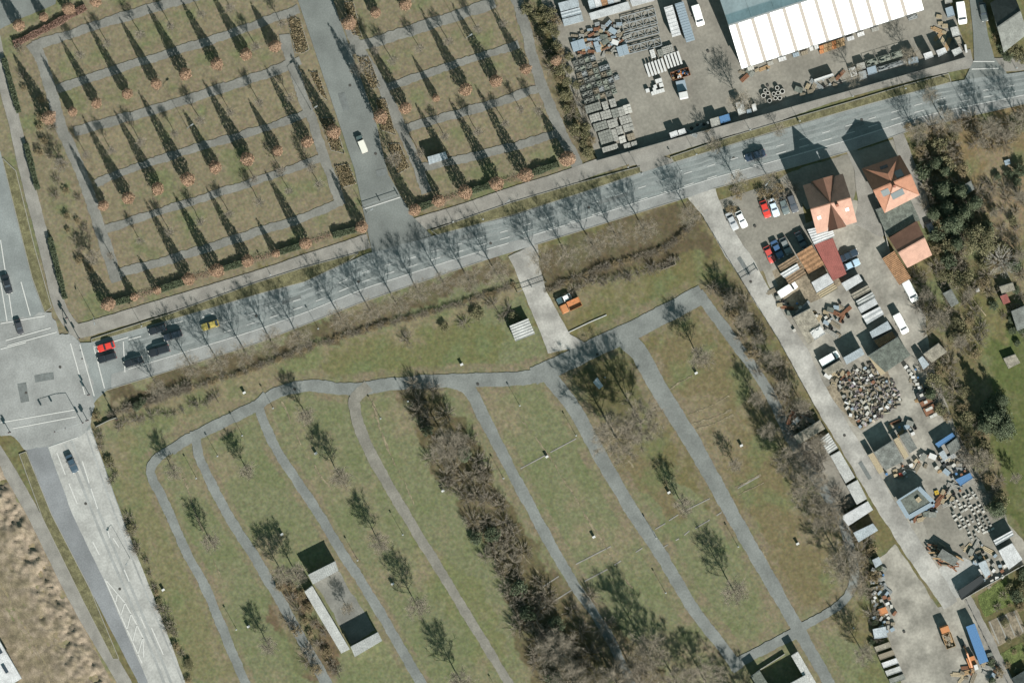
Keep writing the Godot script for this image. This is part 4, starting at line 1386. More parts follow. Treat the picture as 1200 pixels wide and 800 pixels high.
	for t in [[761, 765, 110], [722, 797, 105], [750, 800, 95], [795, 803, 90], [826, 797, 60], [671, 797, 90], [740, 830, 100], [700, 835, 100], [650, 760, 75], [878, 830, 70]]:
		plant(big[rng.randi() % 3], t[0], t[1], Vector3(0.95, t[2] * S * 0.7536 / 15.0, 0.95), "tall bare tree in the grove at the southern end of the thicket", lg)
	plant(big[0], 526, 522, U.call(0.9), "tall bare tree at the head of the brown thicket, by the path", lg)
	var belt := "bare trees between the lawns and the works drive"
	for t in [[941, 475, 56, 0], [946, 572, 100, 1], [989, 662, 90, 1], [1012, 766, 70, 0], [905, 420, 60, 0], [872, 375, 60, 0], [856, 352, 52, 0], [925, 540, 80, 1], [968, 604, 80, 1], [900, 505, 60, 0], [1005, 690, 60, 0], [918, 455, 52, 0], [888, 398, 48, 0], [958, 520, 60, 0]]:
		if t[3] == 1:
			plant(big[rng.randi() % 3], t[0], t[1], U.call(t[2] * S * 0.7536 / 15.0), "large bare tree in the belt beside the loop path and sheds", belt)
		else:
			plant(lawn[rng.randi() % 5], t[0], t[1], U.call(t[2] * S * 0.7536 / 11.0), "slim bare tree in the belt beside the works drive", belt)
	# --- bare scrub and thickets
	var scr := []
	for i in 5:
		scr.append(tree_proto("bare_shrub", scrub_meshes(500 + i, 2.0, 2.3, 42, 1500), mats.bark, mats.twig, "shrub"))
	var scp := []
	for i in 3:
		scp.append(tree_proto("pale_bare_shrub", scrub_meshes(520 + i, 2.2, 2.1, 38, 1300), mats.bark_pale, mats.twig_pale, "shrub"))
	var dsh := []
	for i in 3:
		dsh.append(tree_proto("dry_shrub", bush_meshes(540 + i, 1.7, 2.1, 1100, false, 0.1), mats.bark, mats.dry_leaf, "shrub"))
	var drk := []
	for i in 3:
		drk.append(tree_proto("evergreen_shrub", bush_meshes(560 + i, 1.8, 2.4, 1900, false, 0.13), mats.bark, mats.dark_leaf, "shrub"))
	var olv := []
	for i in 3:
		olv.append(tree_proto("olive_shrub", bush_meshes(580 + i, 1.9, 2.3, 1500, false, 0.13), mats.bark, mats.olive_leaf, "shrub"))
	var frs := []
	for i in 2:
		frs.append(tree_proto("fresh_green_shrub", bush_meshes(600 + i, 1.7, 2.2, 1500, false, 0.13), mats.bark, mats.fresh_leaf, "shrub"))
	var mix := func(pts: Array, gap: float, tries: int, sd: int, kinds: Array, lo: float, hi: float, where: String, group: String) -> void:
		for q in inside_points(pts, gap, tries, sd):
			var k: Array = kinds[rng.randi() % kinds.size()]
			var words := {scr: "bare brown shrub", scp: "pale bare shrub", dsh: "shrub with dry brown leaves", drk: "dark evergreen shrub", olv: "olive green shrub", frs: "fresh green shrub"}
			plant(k[rng.randi() % k.size()], q.x, q.y, Vector3(1, rng.randf_range(0.8, 1.2), 1) * rng.randf_range(lo, hi), words[k] + " " + where, group)
	mix.call([462, 456, 500, 442, 522, 470, 556, 520, 590, 590, 640, 690, 690, 790, 640, 800, 600, 720, 545, 610, 505, 540], 11.0, 700, 11, [scr, scr, scr, scr, scr, scr, scr, scp, scp, drk], 0.9, 1.4, "in the long thicket on the lawn", "shrubs of the thicket")
	mix.call([600, 690, 690, 690, 760, 800, 620, 800], 21.0, 200, 12, [scr, scr, scp], 1.0, 1.6, "in the grove at the southern end of the thicket", "shrubs of the thicket")
	var strew := func(places: Array, kinds: Array, lo: float, hi: float, where: String, group: String) -> void:
		var words := {scr: "bare brown shrub", scp: "pale bare shrub", dsh: "shrub with dry brown leaves", drk: "dark evergreen shrub", olv: "olive green shrub", frs: "fresh green shrub"}
		for q in places:
			var k: Array = kinds[rng.randi() % kinds.size()]
			plant(k[rng.randi() % k.size()], q.x, q.y, Vector3(1, rng.randf_range(0.7, 1.1), 1) * rng.randf_range(lo, hi), words[k] + " " + where, group)
	strew.call(row_points([128, 486, 215, 458, 300, 431, 350, 412, 420, 389, 520, 362, 603, 335], 3.6, 1.2, 14), [scr, scr, scr, dsh, scp], 0.4, 0.62, "in the continuous row along the foot of the street bank", "shrubs on the bank")
	strew.call(row_points([642, 341, 684, 322, 726, 308, 782, 289, 816, 259], 3.4, 1.4, 15), [scr, scr, scr, scp, dsh], 0.4, 0.66, "in the row along the bank east of the gated driveway", "shrubs on the bank")
	strew.call(row_points([655, 353, 700, 330, 750, 318, 800, 306], 7.0, 4.0, 16), [scp, scp, scr], 0.5, 0.9, "on the pale ground below the eastern bank", "shrubs on the bank")
	strew.call([Vector2(596, 362), Vector2(602, 372), Vector2(588, 372), Vector2(560, 368), Vector2(578, 356), Vector2(545, 378), Vector2(520, 383), Vector2(476, 398)], [olv, scp, scr, scp], 0.7, 1.1, "on the grass by the ribbed grey shed", "shrubs on the bank")
	strew.call(row_points([140, 500, 200, 482, 260, 464], 9.0, 4.0, 47), [scp], 0.5, 0.8, "on the pale grass strip below the street bank", "shrubs on the bank")
	strew.call(row_points([150, 478, 185, 466, 222, 452], 4.0, 3.0, 13), [scr, scr, drk], 0.6, 0.9, "in the dark clump on the verge near the crossing", "shrubs on the verge")
	mix.call([832, 335, 862, 332, 930, 450, 1000, 590, 1025, 650, 1035, 720, 1020, 730, 985, 620, 905, 470], 11.0, 700, 18, [scr, scr, scr, scp, scp, dsh], 0.8, 1.3, "in the belt between lawn and works drive", "shrubs of the belt")
	mix.call([322, 680, 350, 680, 398, 765, 410, 790, 360, 785], 11.0, 200, 19, [scr, scp, dsh, dsh], 0.7, 1.1, "behind the low white courtyard building", "shrubs by the courtyard building")
	mix.call([617, 8, 645, 4, 672, 80, 700, 180, 682, 186, 655, 100], 8.0, 500, 20, [olv, scr, olv, dsh], 0.6, 1.0, "on the bank beside the storage yard", "shrubs of the yard bank")
	mix.call([60, 20, 20, 45, 62, 150, 88, 220, 110, 300, 120, 345, 102, 330, 60, 230, 10, 60], 12.0, 300, 21, [dsh, scr], 0.5, 0.8, "in the strip west of the gravel lanes", "shrubs of the western strip")
	mix.call([838, 232, 905, 210, 935, 220, 932, 230, 845, 252], 12.0, 60, 22, [scp, dsh, dsh], 0.9, 1.3, "in front of the small car park", "shrubs by the car park")
	mix.call([1060, 150, 1200, 130, 1200, 165, 1100, 190], 12.0, 200, 23, [scr, dsh, olv, scp], 0.8, 1.4, "on the bank in front of the gardens", "shrubs of the gardens")
	mix.call([1078, 175, 1112, 170, 1140, 220, 1125, 330, 1100, 330], 12.0, 300, 24, [drk, olv, scr, scr, dsh], 0.9, 1.5, "beside the drive of the tiled house", "shrubs of the gardens")
	mix.call([1140, 215, 1200, 195, 1200, 345, 1150, 345], 11.0, 300, 25, [dsh, olv, scp, scr, scr, scp, drk], 0.6, 1.2, "in the allotment gardens", "shrubs of the gardens")
	mix.call([1082, 430, 1110, 400, 1140, 470, 1170, 560, 1185, 600, 1160, 590, 1110, 500], 11.0, 400, 26, [olv, scr, scr, scp, dsh, scp, frs], 0.8, 1.4, "between the works yard and the gardens", "shrubs of the gardens")
	mix.call([1178, 690, 1210, 665, 1215, 720, 1192, 715], 11.0, 60, 27, [drk, olv, dsh], 0.7, 1.1, "beside the allotment lawn", "shrubs of the gardens")
	mix.call([1165, 20, 1172, 20, 1200, 70, 1168, 62], 10.0, 80, 28, [drk, olv, dsh], 0.8, 1.1, "in the garden of the slate-roofed house", "shrubs of the gardens")
	mix.call([1018, 655, 1032, 655, 1036, 760, 1022, 760], 9.0, 60, 29, [scr, dsh, drk], 0.5, 0.8, "along the western edge of the lorry yard", "shrubs of the belt")
	mix.call([1150, 780, 1170, 770, 1200, 790, 1200, 800, 1160, 800], 12.0, 60, 30, [drk, dsh], 0.5, 0.9, "by the dark garden hut", "shrubs of the gardens")
	mix.call([1150, 352, 1205, 345, 1205, 400, 1188, 412, 1182, 380], 8.0, 160, 42, [scr, dsh, scp, drk], 0.4, 0.8, "among the allotment huts", "shrubs of the gardens")
	mix.call([1108, 330, 1140, 320, 1160, 400, 1140, 420, 1112, 395], 12.0, 160, 43, [scr, scp, olv, dsh], 0.7, 1.2, "beside the garden path behind the garages", "shrubs of the gardens")
	mix.call([1062, 318, 1078, 312, 1102, 372, 1092, 400, 1080, 380], 8.0, 160, 44, [scr, scp, scp], 0.6, 1.0, "along the overgrown drive behind the rear house", "shrubs of the gardens")
	mix.call([1160, 700, 1206, 690, 1206, 790, 1192, 775], 11.0, 120, 45, [dsh, scr, olv], 0.4, 0.7, "between the allotment beds", "shrubs of the gardens")
	for t in [[1120, 150, 0.55], [1150, 168, 0.5], [1180, 158, 0.6], [1195, 230, 0.5], [1165, 250, 0.45], [1135, 345, 0.55], [1125, 400, 0.6], [1195, 300, 0.5], [1190, 560, 0.5], [1085, 345, 0.6]]:
		plant(lawn[rng.randi() % 5], t[0], t[1], U.call(t[2]), "bare fruit tree standing in the gardens and allotments", "fruit trees of the gardens")
	# single larger evergreens and the blossom tree
	var con := []
	for i in 3:
		con.append(tree_proto("conifer", bush_meshes(640 + i, 3.2, 12.0, 5200, true, 0.2, 0), mats.bark, mats.dark_leaf, "tree"))
	for t in [[1118, 262, 1.0, "tall dark conifer beside the tiled house, among garden shrubs"], [1104, 222, 0.8, "dark conifer by the drive of the tiled house"], [1165, 488, 1.1, "tall dark conifer behind the works yard, one of two on the meadow"], [1176, 500, 1.0, "dark conifer on the edge of the meadow, beside a taller one"],
			[1098, 190, 0.6, "small dark conifer near the street in front of the gardens"], [1168, 596, 0.75, "dark conifer above the rows of stone blocks"], [1090, 462, 0.5, "small dark conifer behind the scrap yard"]]:
		plant(con[rng.randi() % 3], t[0], t[1], U.call(t[2]), t[3], "")
	for t in [[1110, 244, 0.75], [1130, 250, 0.8], [1096, 250, 0.6], [1126, 224, 0.7], [1142, 238, 0.65], [1108, 200, 0.55], [1122, 285, 0.6]]:
		plant(con[rng.randi() % 3], t[0], t[1], U.call(t[2]), "dark conifer in the dense evergreen belt beside the tiled houses", "conifers of the evergreen belt")
	for t in [[1160, 478, 0.8], [1172, 470, 0.7], [1156, 498, 0.75]]:
		plant(con[rng.randi() % 3], t[0], t[1], U.call(t[2]), "dark conifer in the clump on the meadow behind the works yard", "conifers of the meadow clump")
	var wil := tree_proto("olive_tree", bush_meshes(660, 4.6, 7.5, 6500, false, 0.17, 20), mats.bark, mats.olive_leaf, "tree")
	plant(wil, 1148, 282, U.call(1.0), "broad olive green tree in the allotments below the dark conifers", "")
	var blo := tree_proto("blossom_tree", scrub_meshes(670, 4.2, 5.0, 150, 4200), mats.bark_pale, mats.blossom, "tree")
	plant(blo, 1173, 306, U.call(1.0), "broad whitish tree in bud on the allotment lawn", "")
	plant(big[1], 1148, 540, U.call(0.6), "bare spreading tree between the blue container and the meadow", "")
	plant(big[2], 1100, 375, U.call(0.55), "bare tree leaning over the garages by the garden path", "")
	# --- hedges
	var hw := [[129, 356, 156, 349], [160, 347, 182, 341], [188, 339, 218, 329], [225, 326, 250, 319], [258, 316, 287, 307], [294, 305, 320, 298], [326, 296, 355, 287], [362, 284, 388, 276], [390, 276, 420, 268]]
	for i in hw.size():
		if i % 2 == 0:
			hedge(hw[i], 1.5, 1.35, mats.dark_leaf, "green clipped hedge between two narrow trees along the main street, west of the side street", "hedges along the main street")
		else:
			hedge(hw[i], 1.3, 0.6, mats.russet_leaf, "sparse russet hedge between two narrow trees along the main street, west of the side street", "hedges along the main street", 90, 0.1)
	var he := [[490, 244, 511, 236], [518, 235, 541, 227], [549, 225, 578, 216], [586, 214, 612, 206], [620, 204, 655, 192]]
	for i in he.size():
		if i % 2 == 0:
			hedge(he[i], 1.5, 1.35, mats.dark_leaf, "green clipped hedge between two narrow trees along the main street, east of the side street", "hedges along the main street")
		else:
			hedge(he[i], 1.3, 0.6, mats.russet_leaf, "sparse russet hedge between two narrow trees along the main street, east of the side street", "hedges along the main street", 90, 0.1)
	for s in [[4, 68, 22, 132], [30, 168, 44, 222], [58, 278, 76, 350]]:
		hedge(s, 1.2, 1.4, mats.dark_leaf, "green hedge beside the footway of the crossing road", "hedges beside the footway")
	hedge([16, 52, 60, 30, 100, 8], 1.6, 0.9, mats.russet_leaf, "brown hedge at the corner of the tree ground", "")
	mix.call([106, 488, 112, 486, 150, 590, 196, 715, 230, 795, 222, 802, 186, 715, 140, 598], 4.6, 500, 41, [scr, olv, scr, dsh], 0.5, 0.85, "in the loose hedge between the southern road and the lawn", "shrubs of the roadside hedge")
	for s in [[[337, 22, 342, 18, 352, 24, 362, 58, 355, 62, 346, 62]], [[362, 84, 372, 84, 384, 118, 376, 112]], [[374, 138, 390, 138, 404, 180, 388, 176]], [[392, 194, 408, 192, 418, 215, 400, 220]], [[402, 2, 414, 2, 424, 44, 412, 40]], [[418, 66, 432, 66, 446, 102, 434, 104]], [[440, 116, 452, 116, 464, 158, 446, 152]], [[454, 168, 468, 168, 480, 196, 466, 204]]]:
		var f := flat(s[0])
		var o := thing("planting_bed", "brown planting bed of low dry cover beside the side street", "planting bed", "beds beside the side street", v3(f[0], 0))
		var cr := MB.new()
		cr.colored = true
		var bx := inside_points(s[0], 0.5, 1500, 77)
		for q in bx:
			for k in 3:
				leaf(cr, P(q.x, q.y, rng.randf_range(0.08, 0.5)) - o.position, rng.randf_range(0.1, 0.2), 0.35)
		part("ground_cover", cr, mats.dry_leaf, o)
		var eb := MB.new()
		for i in f.size():
			eb.bar(v3(f[i] - f[0], 0.08), v3(f[(i + 1) % f.size()] - f[0], 0.08), 0.12, 0.16)
		part("edging", eb, mats.kerb, o)

func hall() -> void:
	# long hall: white southern slope of sheet panels with skylight strips, blue-grey northern slope
	var d := Vector2(213, -69).normalized()
	var nn := Vector2(d.y, -d.x)              # towards the north
	var sw := Q(869, 81)
	var L := 44.8
	var D := 10.4
	var c := sw + d * L * 0.5 + nn * D
	var o := thing("storage_hall", "long hall with a white panelled roof and brown skylight strips above the storage yard", "hall", "", v3(c, 0.0))
	var e := 5.0
	var r := 12.1
	var wb := MB.new()
	var a := sw - c + d * 0.25 + nn * 0.3
	var fp := PackedVector2Array([a, a + d * (L - 0.5), a + d * (L - 0.5) + nn * (2 * D - 0.6), a + nn * (2 * D - 0.6)])
	wb.prism(fp, -0.03, e)
	for s in [0.0, L - 0.5]:
		var g = a + d * s
		var t0 := v3(g, e)
		var t1 := v3(g + nn * (D - 0.3), r - 0.2)
		var t2 := v3(g + nn * (2 * D - 0.6), e)
		if s > 0.0:
			wb.tri(t0, t1, t2)
		else:
			wb.tri(t2, t1, t0)
	part("wall", wb, mats.wall_white, o)
	var b0 := sw - c
	var at := 0.0
	var edges := []
	for k in 12:
		edges.append(1.9 + k * 3.85)
	var slab := func(x0: float, x1: float, side: float, m: Material, called: String, lift: float) -> void:
		var mb := MB.new()
		var base := b0 if side > 0.0 else b0 + nn * 2.0 * D
		var p0 := v3(base + d * x0, e + lift)
		var p1 := v3(base + d * x1, e + lift)
		var q1 := v3(b0 + d * x1 + nn * D, r + lift)
		var q0 := v3(b0 + d * x0 + nn * D, r + lift)
		if side > 0.0:
			mb.quad(p0, p1, q1, q0)
			mb.quad(p0 + Vector3(0, -0.12, 0), p1 + Vector3(0, -0.12, 0), p1, p0)
		else:
			mb.quad(p1, p0, q0, q1)
			mb.quad(p1 + Vector3(0, -0.12, 0), p0 + Vector3(0, -0.12, 0), p0, p1)
		if mb.n[0].y < 0.0:
			for i in mb.n.size():
				mb.n[i] = -mb.n[i]
			for i in range(0, mb.v.size(), 3):
				var t := mb.v[i + 1]
				mb.v[i + 1] = mb.v[i + 2]
				mb.v[i + 2] = t
		part(called, mb, m, o)
	var x := 0.0
	for k in 12:
		var s0: float = edges[k] - 0.42
		var s1: float = edges[k] + 0.42
		if s0 > L - 1.0:
			break
		slab.call(x, s0, 1.0, mats.roof_hall, "roof_panel", 0.0)
		slab.call(s0, s1, 1.0, mats.skylight, "skylight_strip", -0.05)
		x = s1
	slab.call(x, L, 1.0, mats.roof_hall, "roof_panel", 0.0)
	for k in 8:
		slab.call(L * k / 8.0 + 0.02, L * (k + 1) / 8.0 - 0.02, -1.0, mats.roof_hall, "roof_panel", 0.0)
	var cb := MB.new()
	cb.bar(v3(b0 + nn * D, r + 0.03), v3(b0 + nn * D + d * L, r + 0.03), 0.4, 0.08)
	part("ridge_cap", cb, mats.galv, o)
	var gb := MB.new()
	gb.bar(v3(b0 - nn * 0.06, e - 0.08), v3(b0 - nn * 0.06 + d * L, e - 0.08), 0.16, 0.16)
	part("gutter", gb, mats.galv, o)
	for k in 6:
		var mb := MB.new()
		mb.box(Vector3.ZERO, Vector3(3.6, 3.8, 0.1), Basis(v3(d, 0), Vector3.UP, v3(-nn, 0)))
		part("loading_door", mb, mats.galv, o, v3(a + d * (4.0 + 7.0 * k) - nn * 0.03, 1.9))

func roof_tri(o: Node3D, called: String, m: Material, a: Vector3, b: Vector3, c: Vector3) -> void:
	var mb := MB.new()
	mb.tri(a, b, c)
	if mb.n[0].y < 0.0:
		mb = MB.new()
		mb.tri(a, c, b)
		var t := b
		b = c
		c = t
	var dn := Vector3(0, -0.16, 0)
	mb.tri(a + dn, c + dn, b + dn)
	mb.quad(a + dn, b + dn, b, a)
	mb.quad(b + dn, c + dn, c, b)
	mb.quad(c + dn, a + dn, a, c)
	part(called, mb, m, o)

func pane_on(o: Node3D, called: String, m: Material, cx: Vector3, u: Vector3, w: Vector3) -> void:
	# a flat panel on a roof: middle, half sides
	var n := u.cross(w).normalized()
	if n.y < 0.0:
		n = -n
	var mb := MB.new()
	var k := n * 0.09
	mb.quad(cx - u - w + k, cx + u - w + k, cx + u + w + k, cx - u + w + k)
	if mb.n[0].y < 0.0:
		mb = MB.new()
		mb.quad(cx - u - w + k, cx - u + w + k, cx + u + w + k, cx + u - w + k)
	for s in [[-u - w, u - w], [u - w, u + w], [u + w, -u + w], [-u + w, -u - w]]:
		mb.bar(cx + s[0] + n * 0.06, cx + s[1] + n * 0.06, 0.07, 0.1)
	part(called, mb, m, o)

func house_walls(o: Node3D, fp: PackedVector2Array, eave: float, storeys: int, wall: Material) -> void:
	var wb := MB.new()
	wb.prism(fp, -0.03, eave)
	part("wall", wb, wall, o)
	for s in fp.size():
		var a := fp[s]
		var b := fp[(s + 1) % fp.size()]
		var d := b - a
		var L := d.length()
		d /= L
		var nrm := Vector2(d.y, -d.x)
		var bs := Basis(v3(d, 0), Vector3.UP, v3(-nrm, 0))
		var k := int(L / 2.4)
		for f in storeys:
			for i in k:
				var at := a + d * (L * (i + 0.5) / k) + nrm * 0.02
				if f == 0 and i == 0 and s == 1:
					var db := MB.new()
					db.box(Vector3.ZERO, Vector3(1.1, 2.2, 0.1), bs)
					part("door", db, mats.door, o, v3(at, 1.1))
					continue
				var fb := MB.new()
				fb.box(Vector3.ZERO, Vector3(1.1, 1.4, 0.08), bs)
				var w := part("window", fb, mats.plastic_white, o, v3(at, 1.7 + f * 2.9))
				var pb := MB.new()
				pb.box(v3(nrm * 0.03, 0), Vector3(0.92, 1.22, 0.06), bs)
				part("pane", pb, mats.glass, w)

func houses() -> void:
	# --- the house with crossing ridges west of the courtyard
	var ux := Vector2(48, -14).normalized()
	var uz := Vector2(-ux.y, ux.x)          # towards the south
	var mid := Q(972, 239)
	var o := thing("tiled_house", "house with crossing pinkish tiled ridges beside the small car park", "house", "", v3(mid, 0))
	var hx := 4.9
	var hz := 5.9
	var ev := 5.6
	var rd := 11.2
	var at := func(x: float, z: float, y: float) -> Vector3: return v3(ux * x + uz * z, y)
	house_walls(o, PackedVector2Array([ux * -(hx - 0.4) + uz * -(hz - 0.4), ux * (hx - 0.4) + uz * -(hz - 0.4), ux * (hx - 0.4) + uz * (hz - 0.4), ux * -(hx - 0.4) + uz * (hz - 0.4)]), ev, 2, mats.wall_white)
	# main roof in four halves either side of the cross gables
	var C: Vector3 = at.call(0.0, 0.0, rd)
	for s in [-1.0, 1.0]:
		var gx := 2.3 if s > 0.0 else 2.9       # half width of the cross gable at the eaves
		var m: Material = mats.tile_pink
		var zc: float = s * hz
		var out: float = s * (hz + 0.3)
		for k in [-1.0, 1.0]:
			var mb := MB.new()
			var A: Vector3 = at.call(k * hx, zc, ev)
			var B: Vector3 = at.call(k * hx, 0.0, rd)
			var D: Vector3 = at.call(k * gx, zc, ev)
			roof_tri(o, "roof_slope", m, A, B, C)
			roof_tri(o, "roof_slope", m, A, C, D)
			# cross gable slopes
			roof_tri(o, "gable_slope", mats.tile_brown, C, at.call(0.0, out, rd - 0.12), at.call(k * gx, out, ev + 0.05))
		var gw := MB.new()
		gw.tri(at.call(-gx + 0.2, zc, ev - 0.2), at.call(gx - 0.2, zc, ev - 0.2), at.call(0.0, zc, rd - 0.5))
		part("gable_wall", gw, mats.wall_white, o)
	for k in [-1.0, 1.0]:
		var gw := MB.new()
		gw.tri(at.call(k * (hx - 0.4), -hz + 0.5, ev - 0.1), at.call(k * (hx - 0.4), hz - 0.5, ev - 0.1), at.call(k * (hx - 0.4), 0.0, rd - 0.4))
		part("gable_wall", gw, mats.wall_white, o)
		var sl: Vector3 = at.call(k * 3.4, 2.4, rd - 2.4 * (rd - ev) / hz)
		pane_on(o, "roof_window", mats.lamp_glass, sl, v3(ux * 0.4, 0), (v3(uz, 0) + Vector3(0, -(rd - ev) / hz, 0)).normalized() * 0.5)
	var cap := MB.new()
	cap.bar(at.call(-hx, 0.0, rd + 0.03), at.call(hx, 0.0, rd + 0.03), 0.25, 0.1)
	part("ridge_cap", cap, mats.tile_brown, o)
	var chb := MB.new()
	chb.box(at.call(1.4, 0.9, rd - 0.2), Vector3(0.6, 2.0, 0.6), Basis(v3(ux, 0), Vector3.UP, v3(uz, 0)))
	part("chimney", chb, mats.wall_brick, o)
	# --- the house with the star-shaped roof
	var N0 := Q(1009, 198)
	var N1 := Q(1054, 182)
	var S1 := Q(1077, 229)
	var S0 := Q(1036, 250)
	var m2 := (N0 + N1 + S0 + S1) / 4.0
	var h := thing("star_roof_house", "house whose orange tiled roof forms a star of four ridges", "house", "", v3(m2, 0))
	var e2 := 6.6
	var r2 := 11.6
	var cc := [N0 - m2, N1 - m2, S1 - m2, S0 - m2]
	var fp := PackedVector2Array()
	for p in cc:
		fp.append(p * 0.92)
	house_walls(h, fp, e2, 2, mats.wall_white)
	var top := Vector3(0, r2, 0)
	# a ridge between two gables, with a short arm hipped to the north and a hip to the south
	var NW := v3(cc[0], e2)
	var NE := v3(cc[1], e2)
	var SE := v3(cc[2], e2)
	var SW := v3(cc[3], e2)
	var We := v3((cc[3] + cc[0]) * 0.5 * 1.03, r2 - 0.6)
	var Ee := v3((cc[1] + cc[2]) * 0.5 * 1.03, r2 - 0.6)
	var Nh := v3((cc[0] + cc[1]) * 0.5 * 0.42, r2 - 0.2)
	var Sh := v3((cc[2] + cc[3]) * 0.5 * 0.12, r2 - 0.05)
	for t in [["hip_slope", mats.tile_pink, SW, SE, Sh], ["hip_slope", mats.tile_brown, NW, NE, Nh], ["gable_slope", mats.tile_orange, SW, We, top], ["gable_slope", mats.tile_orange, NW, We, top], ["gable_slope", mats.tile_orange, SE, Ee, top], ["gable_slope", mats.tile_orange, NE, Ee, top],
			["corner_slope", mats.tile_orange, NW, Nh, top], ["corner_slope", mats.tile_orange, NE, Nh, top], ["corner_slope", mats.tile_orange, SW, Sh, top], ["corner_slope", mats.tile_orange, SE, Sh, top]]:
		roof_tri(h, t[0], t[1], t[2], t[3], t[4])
	for t in [[SW, We, NW], [NE, Ee, SE]]:
		var gwb := MB.new()
		gwb.tri(t[0] * 0.96, t[1] * 0.96, t[2] * 0.96)
		part("gable_wall", gwb, mats.wall_white, h)
	for t in [[SW, SE, Sh, 0.46, 1.5, 1.0], [We, SW, top, 0.5, 0.9, 0.9], [Ee, NE, top, 0.5, 1.1, 0.9], [NW, NE, Nh, 0.55, 0.9, 0.6]]:
		var A: Vector3 = t[0]
		var B: Vector3 = t[1]
		var C2: Vector3 = t[2]
		var mid2 := (A + B).lerp(C2 * 2.0, 1.0 - t[3]) * 0.5
		var n2 := (B - A).cross(C2 - A).normalized()
		var uu := (B - A).normalized()
		var vv := n2.cross(uu)
		pane_on(h, "solar_panel" if t[2] != Nh else "roof_window", mats.solar if t[2] != Nh else mats.glass, mid2, uu * t[4], vv * t[5])
	var chh := MB.new()
	chh.box(top + Vector3(0.5, 0.2, 0.9), Vector3(0.55, 1.6, 0.55))
	part("chimney", chh, mats.wall_brick, h)
	for t in [[top, We], [top, Ee], [top, Nh]]:
		var cb := MB.new()
		cb.bar(t[0] + Vector3(0, 0.03, 0), t[1] + Vector3(0, 0.03, 0), 0.3, 0.1)
		part("ridge_cap", cb, mats.tile_orange, h)
	# --- flat-roofed middle part and the gabled rear house
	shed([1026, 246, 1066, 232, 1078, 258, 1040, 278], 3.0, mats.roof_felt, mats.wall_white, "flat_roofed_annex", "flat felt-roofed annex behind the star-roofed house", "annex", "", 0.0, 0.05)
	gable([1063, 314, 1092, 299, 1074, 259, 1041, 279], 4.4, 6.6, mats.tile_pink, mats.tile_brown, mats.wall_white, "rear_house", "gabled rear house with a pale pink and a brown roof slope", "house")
	shed([1034, 303, 1048, 294, 1068, 326, 1054, 334], 2.2, mats.roof_rust, mats.wall_brick, "lean_to_shed", "rust-brown tiled lean-to beside the gabled rear house", "shed", "", 0.4, 0.3)
	# --- slate-roofed house at the corner by the side street
	gable([1176, 62, 1204, 40, 1186, -12, 1160, 4], 3.6, 6.8, mats.roof_grey, mats.roof_dark, mats.wall_white, "slate_roofed_house", "slate-roofed house in a garden beside the short side street", "house")
	# --- white-roofed building at the edge of the sand field
	var w := shed([26, 794, 0, 750, -36, 772, -10, 816], 6.0, mats.roof_white, mats.wall_grey, "flat_roofed_block", "white flat-roofed block at the edge of the sand field", "building", "", 0.0, 0.05)
	var wc := w.position
	for q in [[1, 762, 1.2, 0.8], [7, 783, 2.0, 0.8], [-8, 770, 1.2, 0.8], [-4, 790, 1.6, 0.8]]:
		var mb := MB.new()
		mb.box(P(q[0], q[1], 6.25) - wc, Vector3(q[2], 0.35, q[3]), Basis(Vector3.UP, -1.03))
		part("roof_light", mb, mats.glass, w)

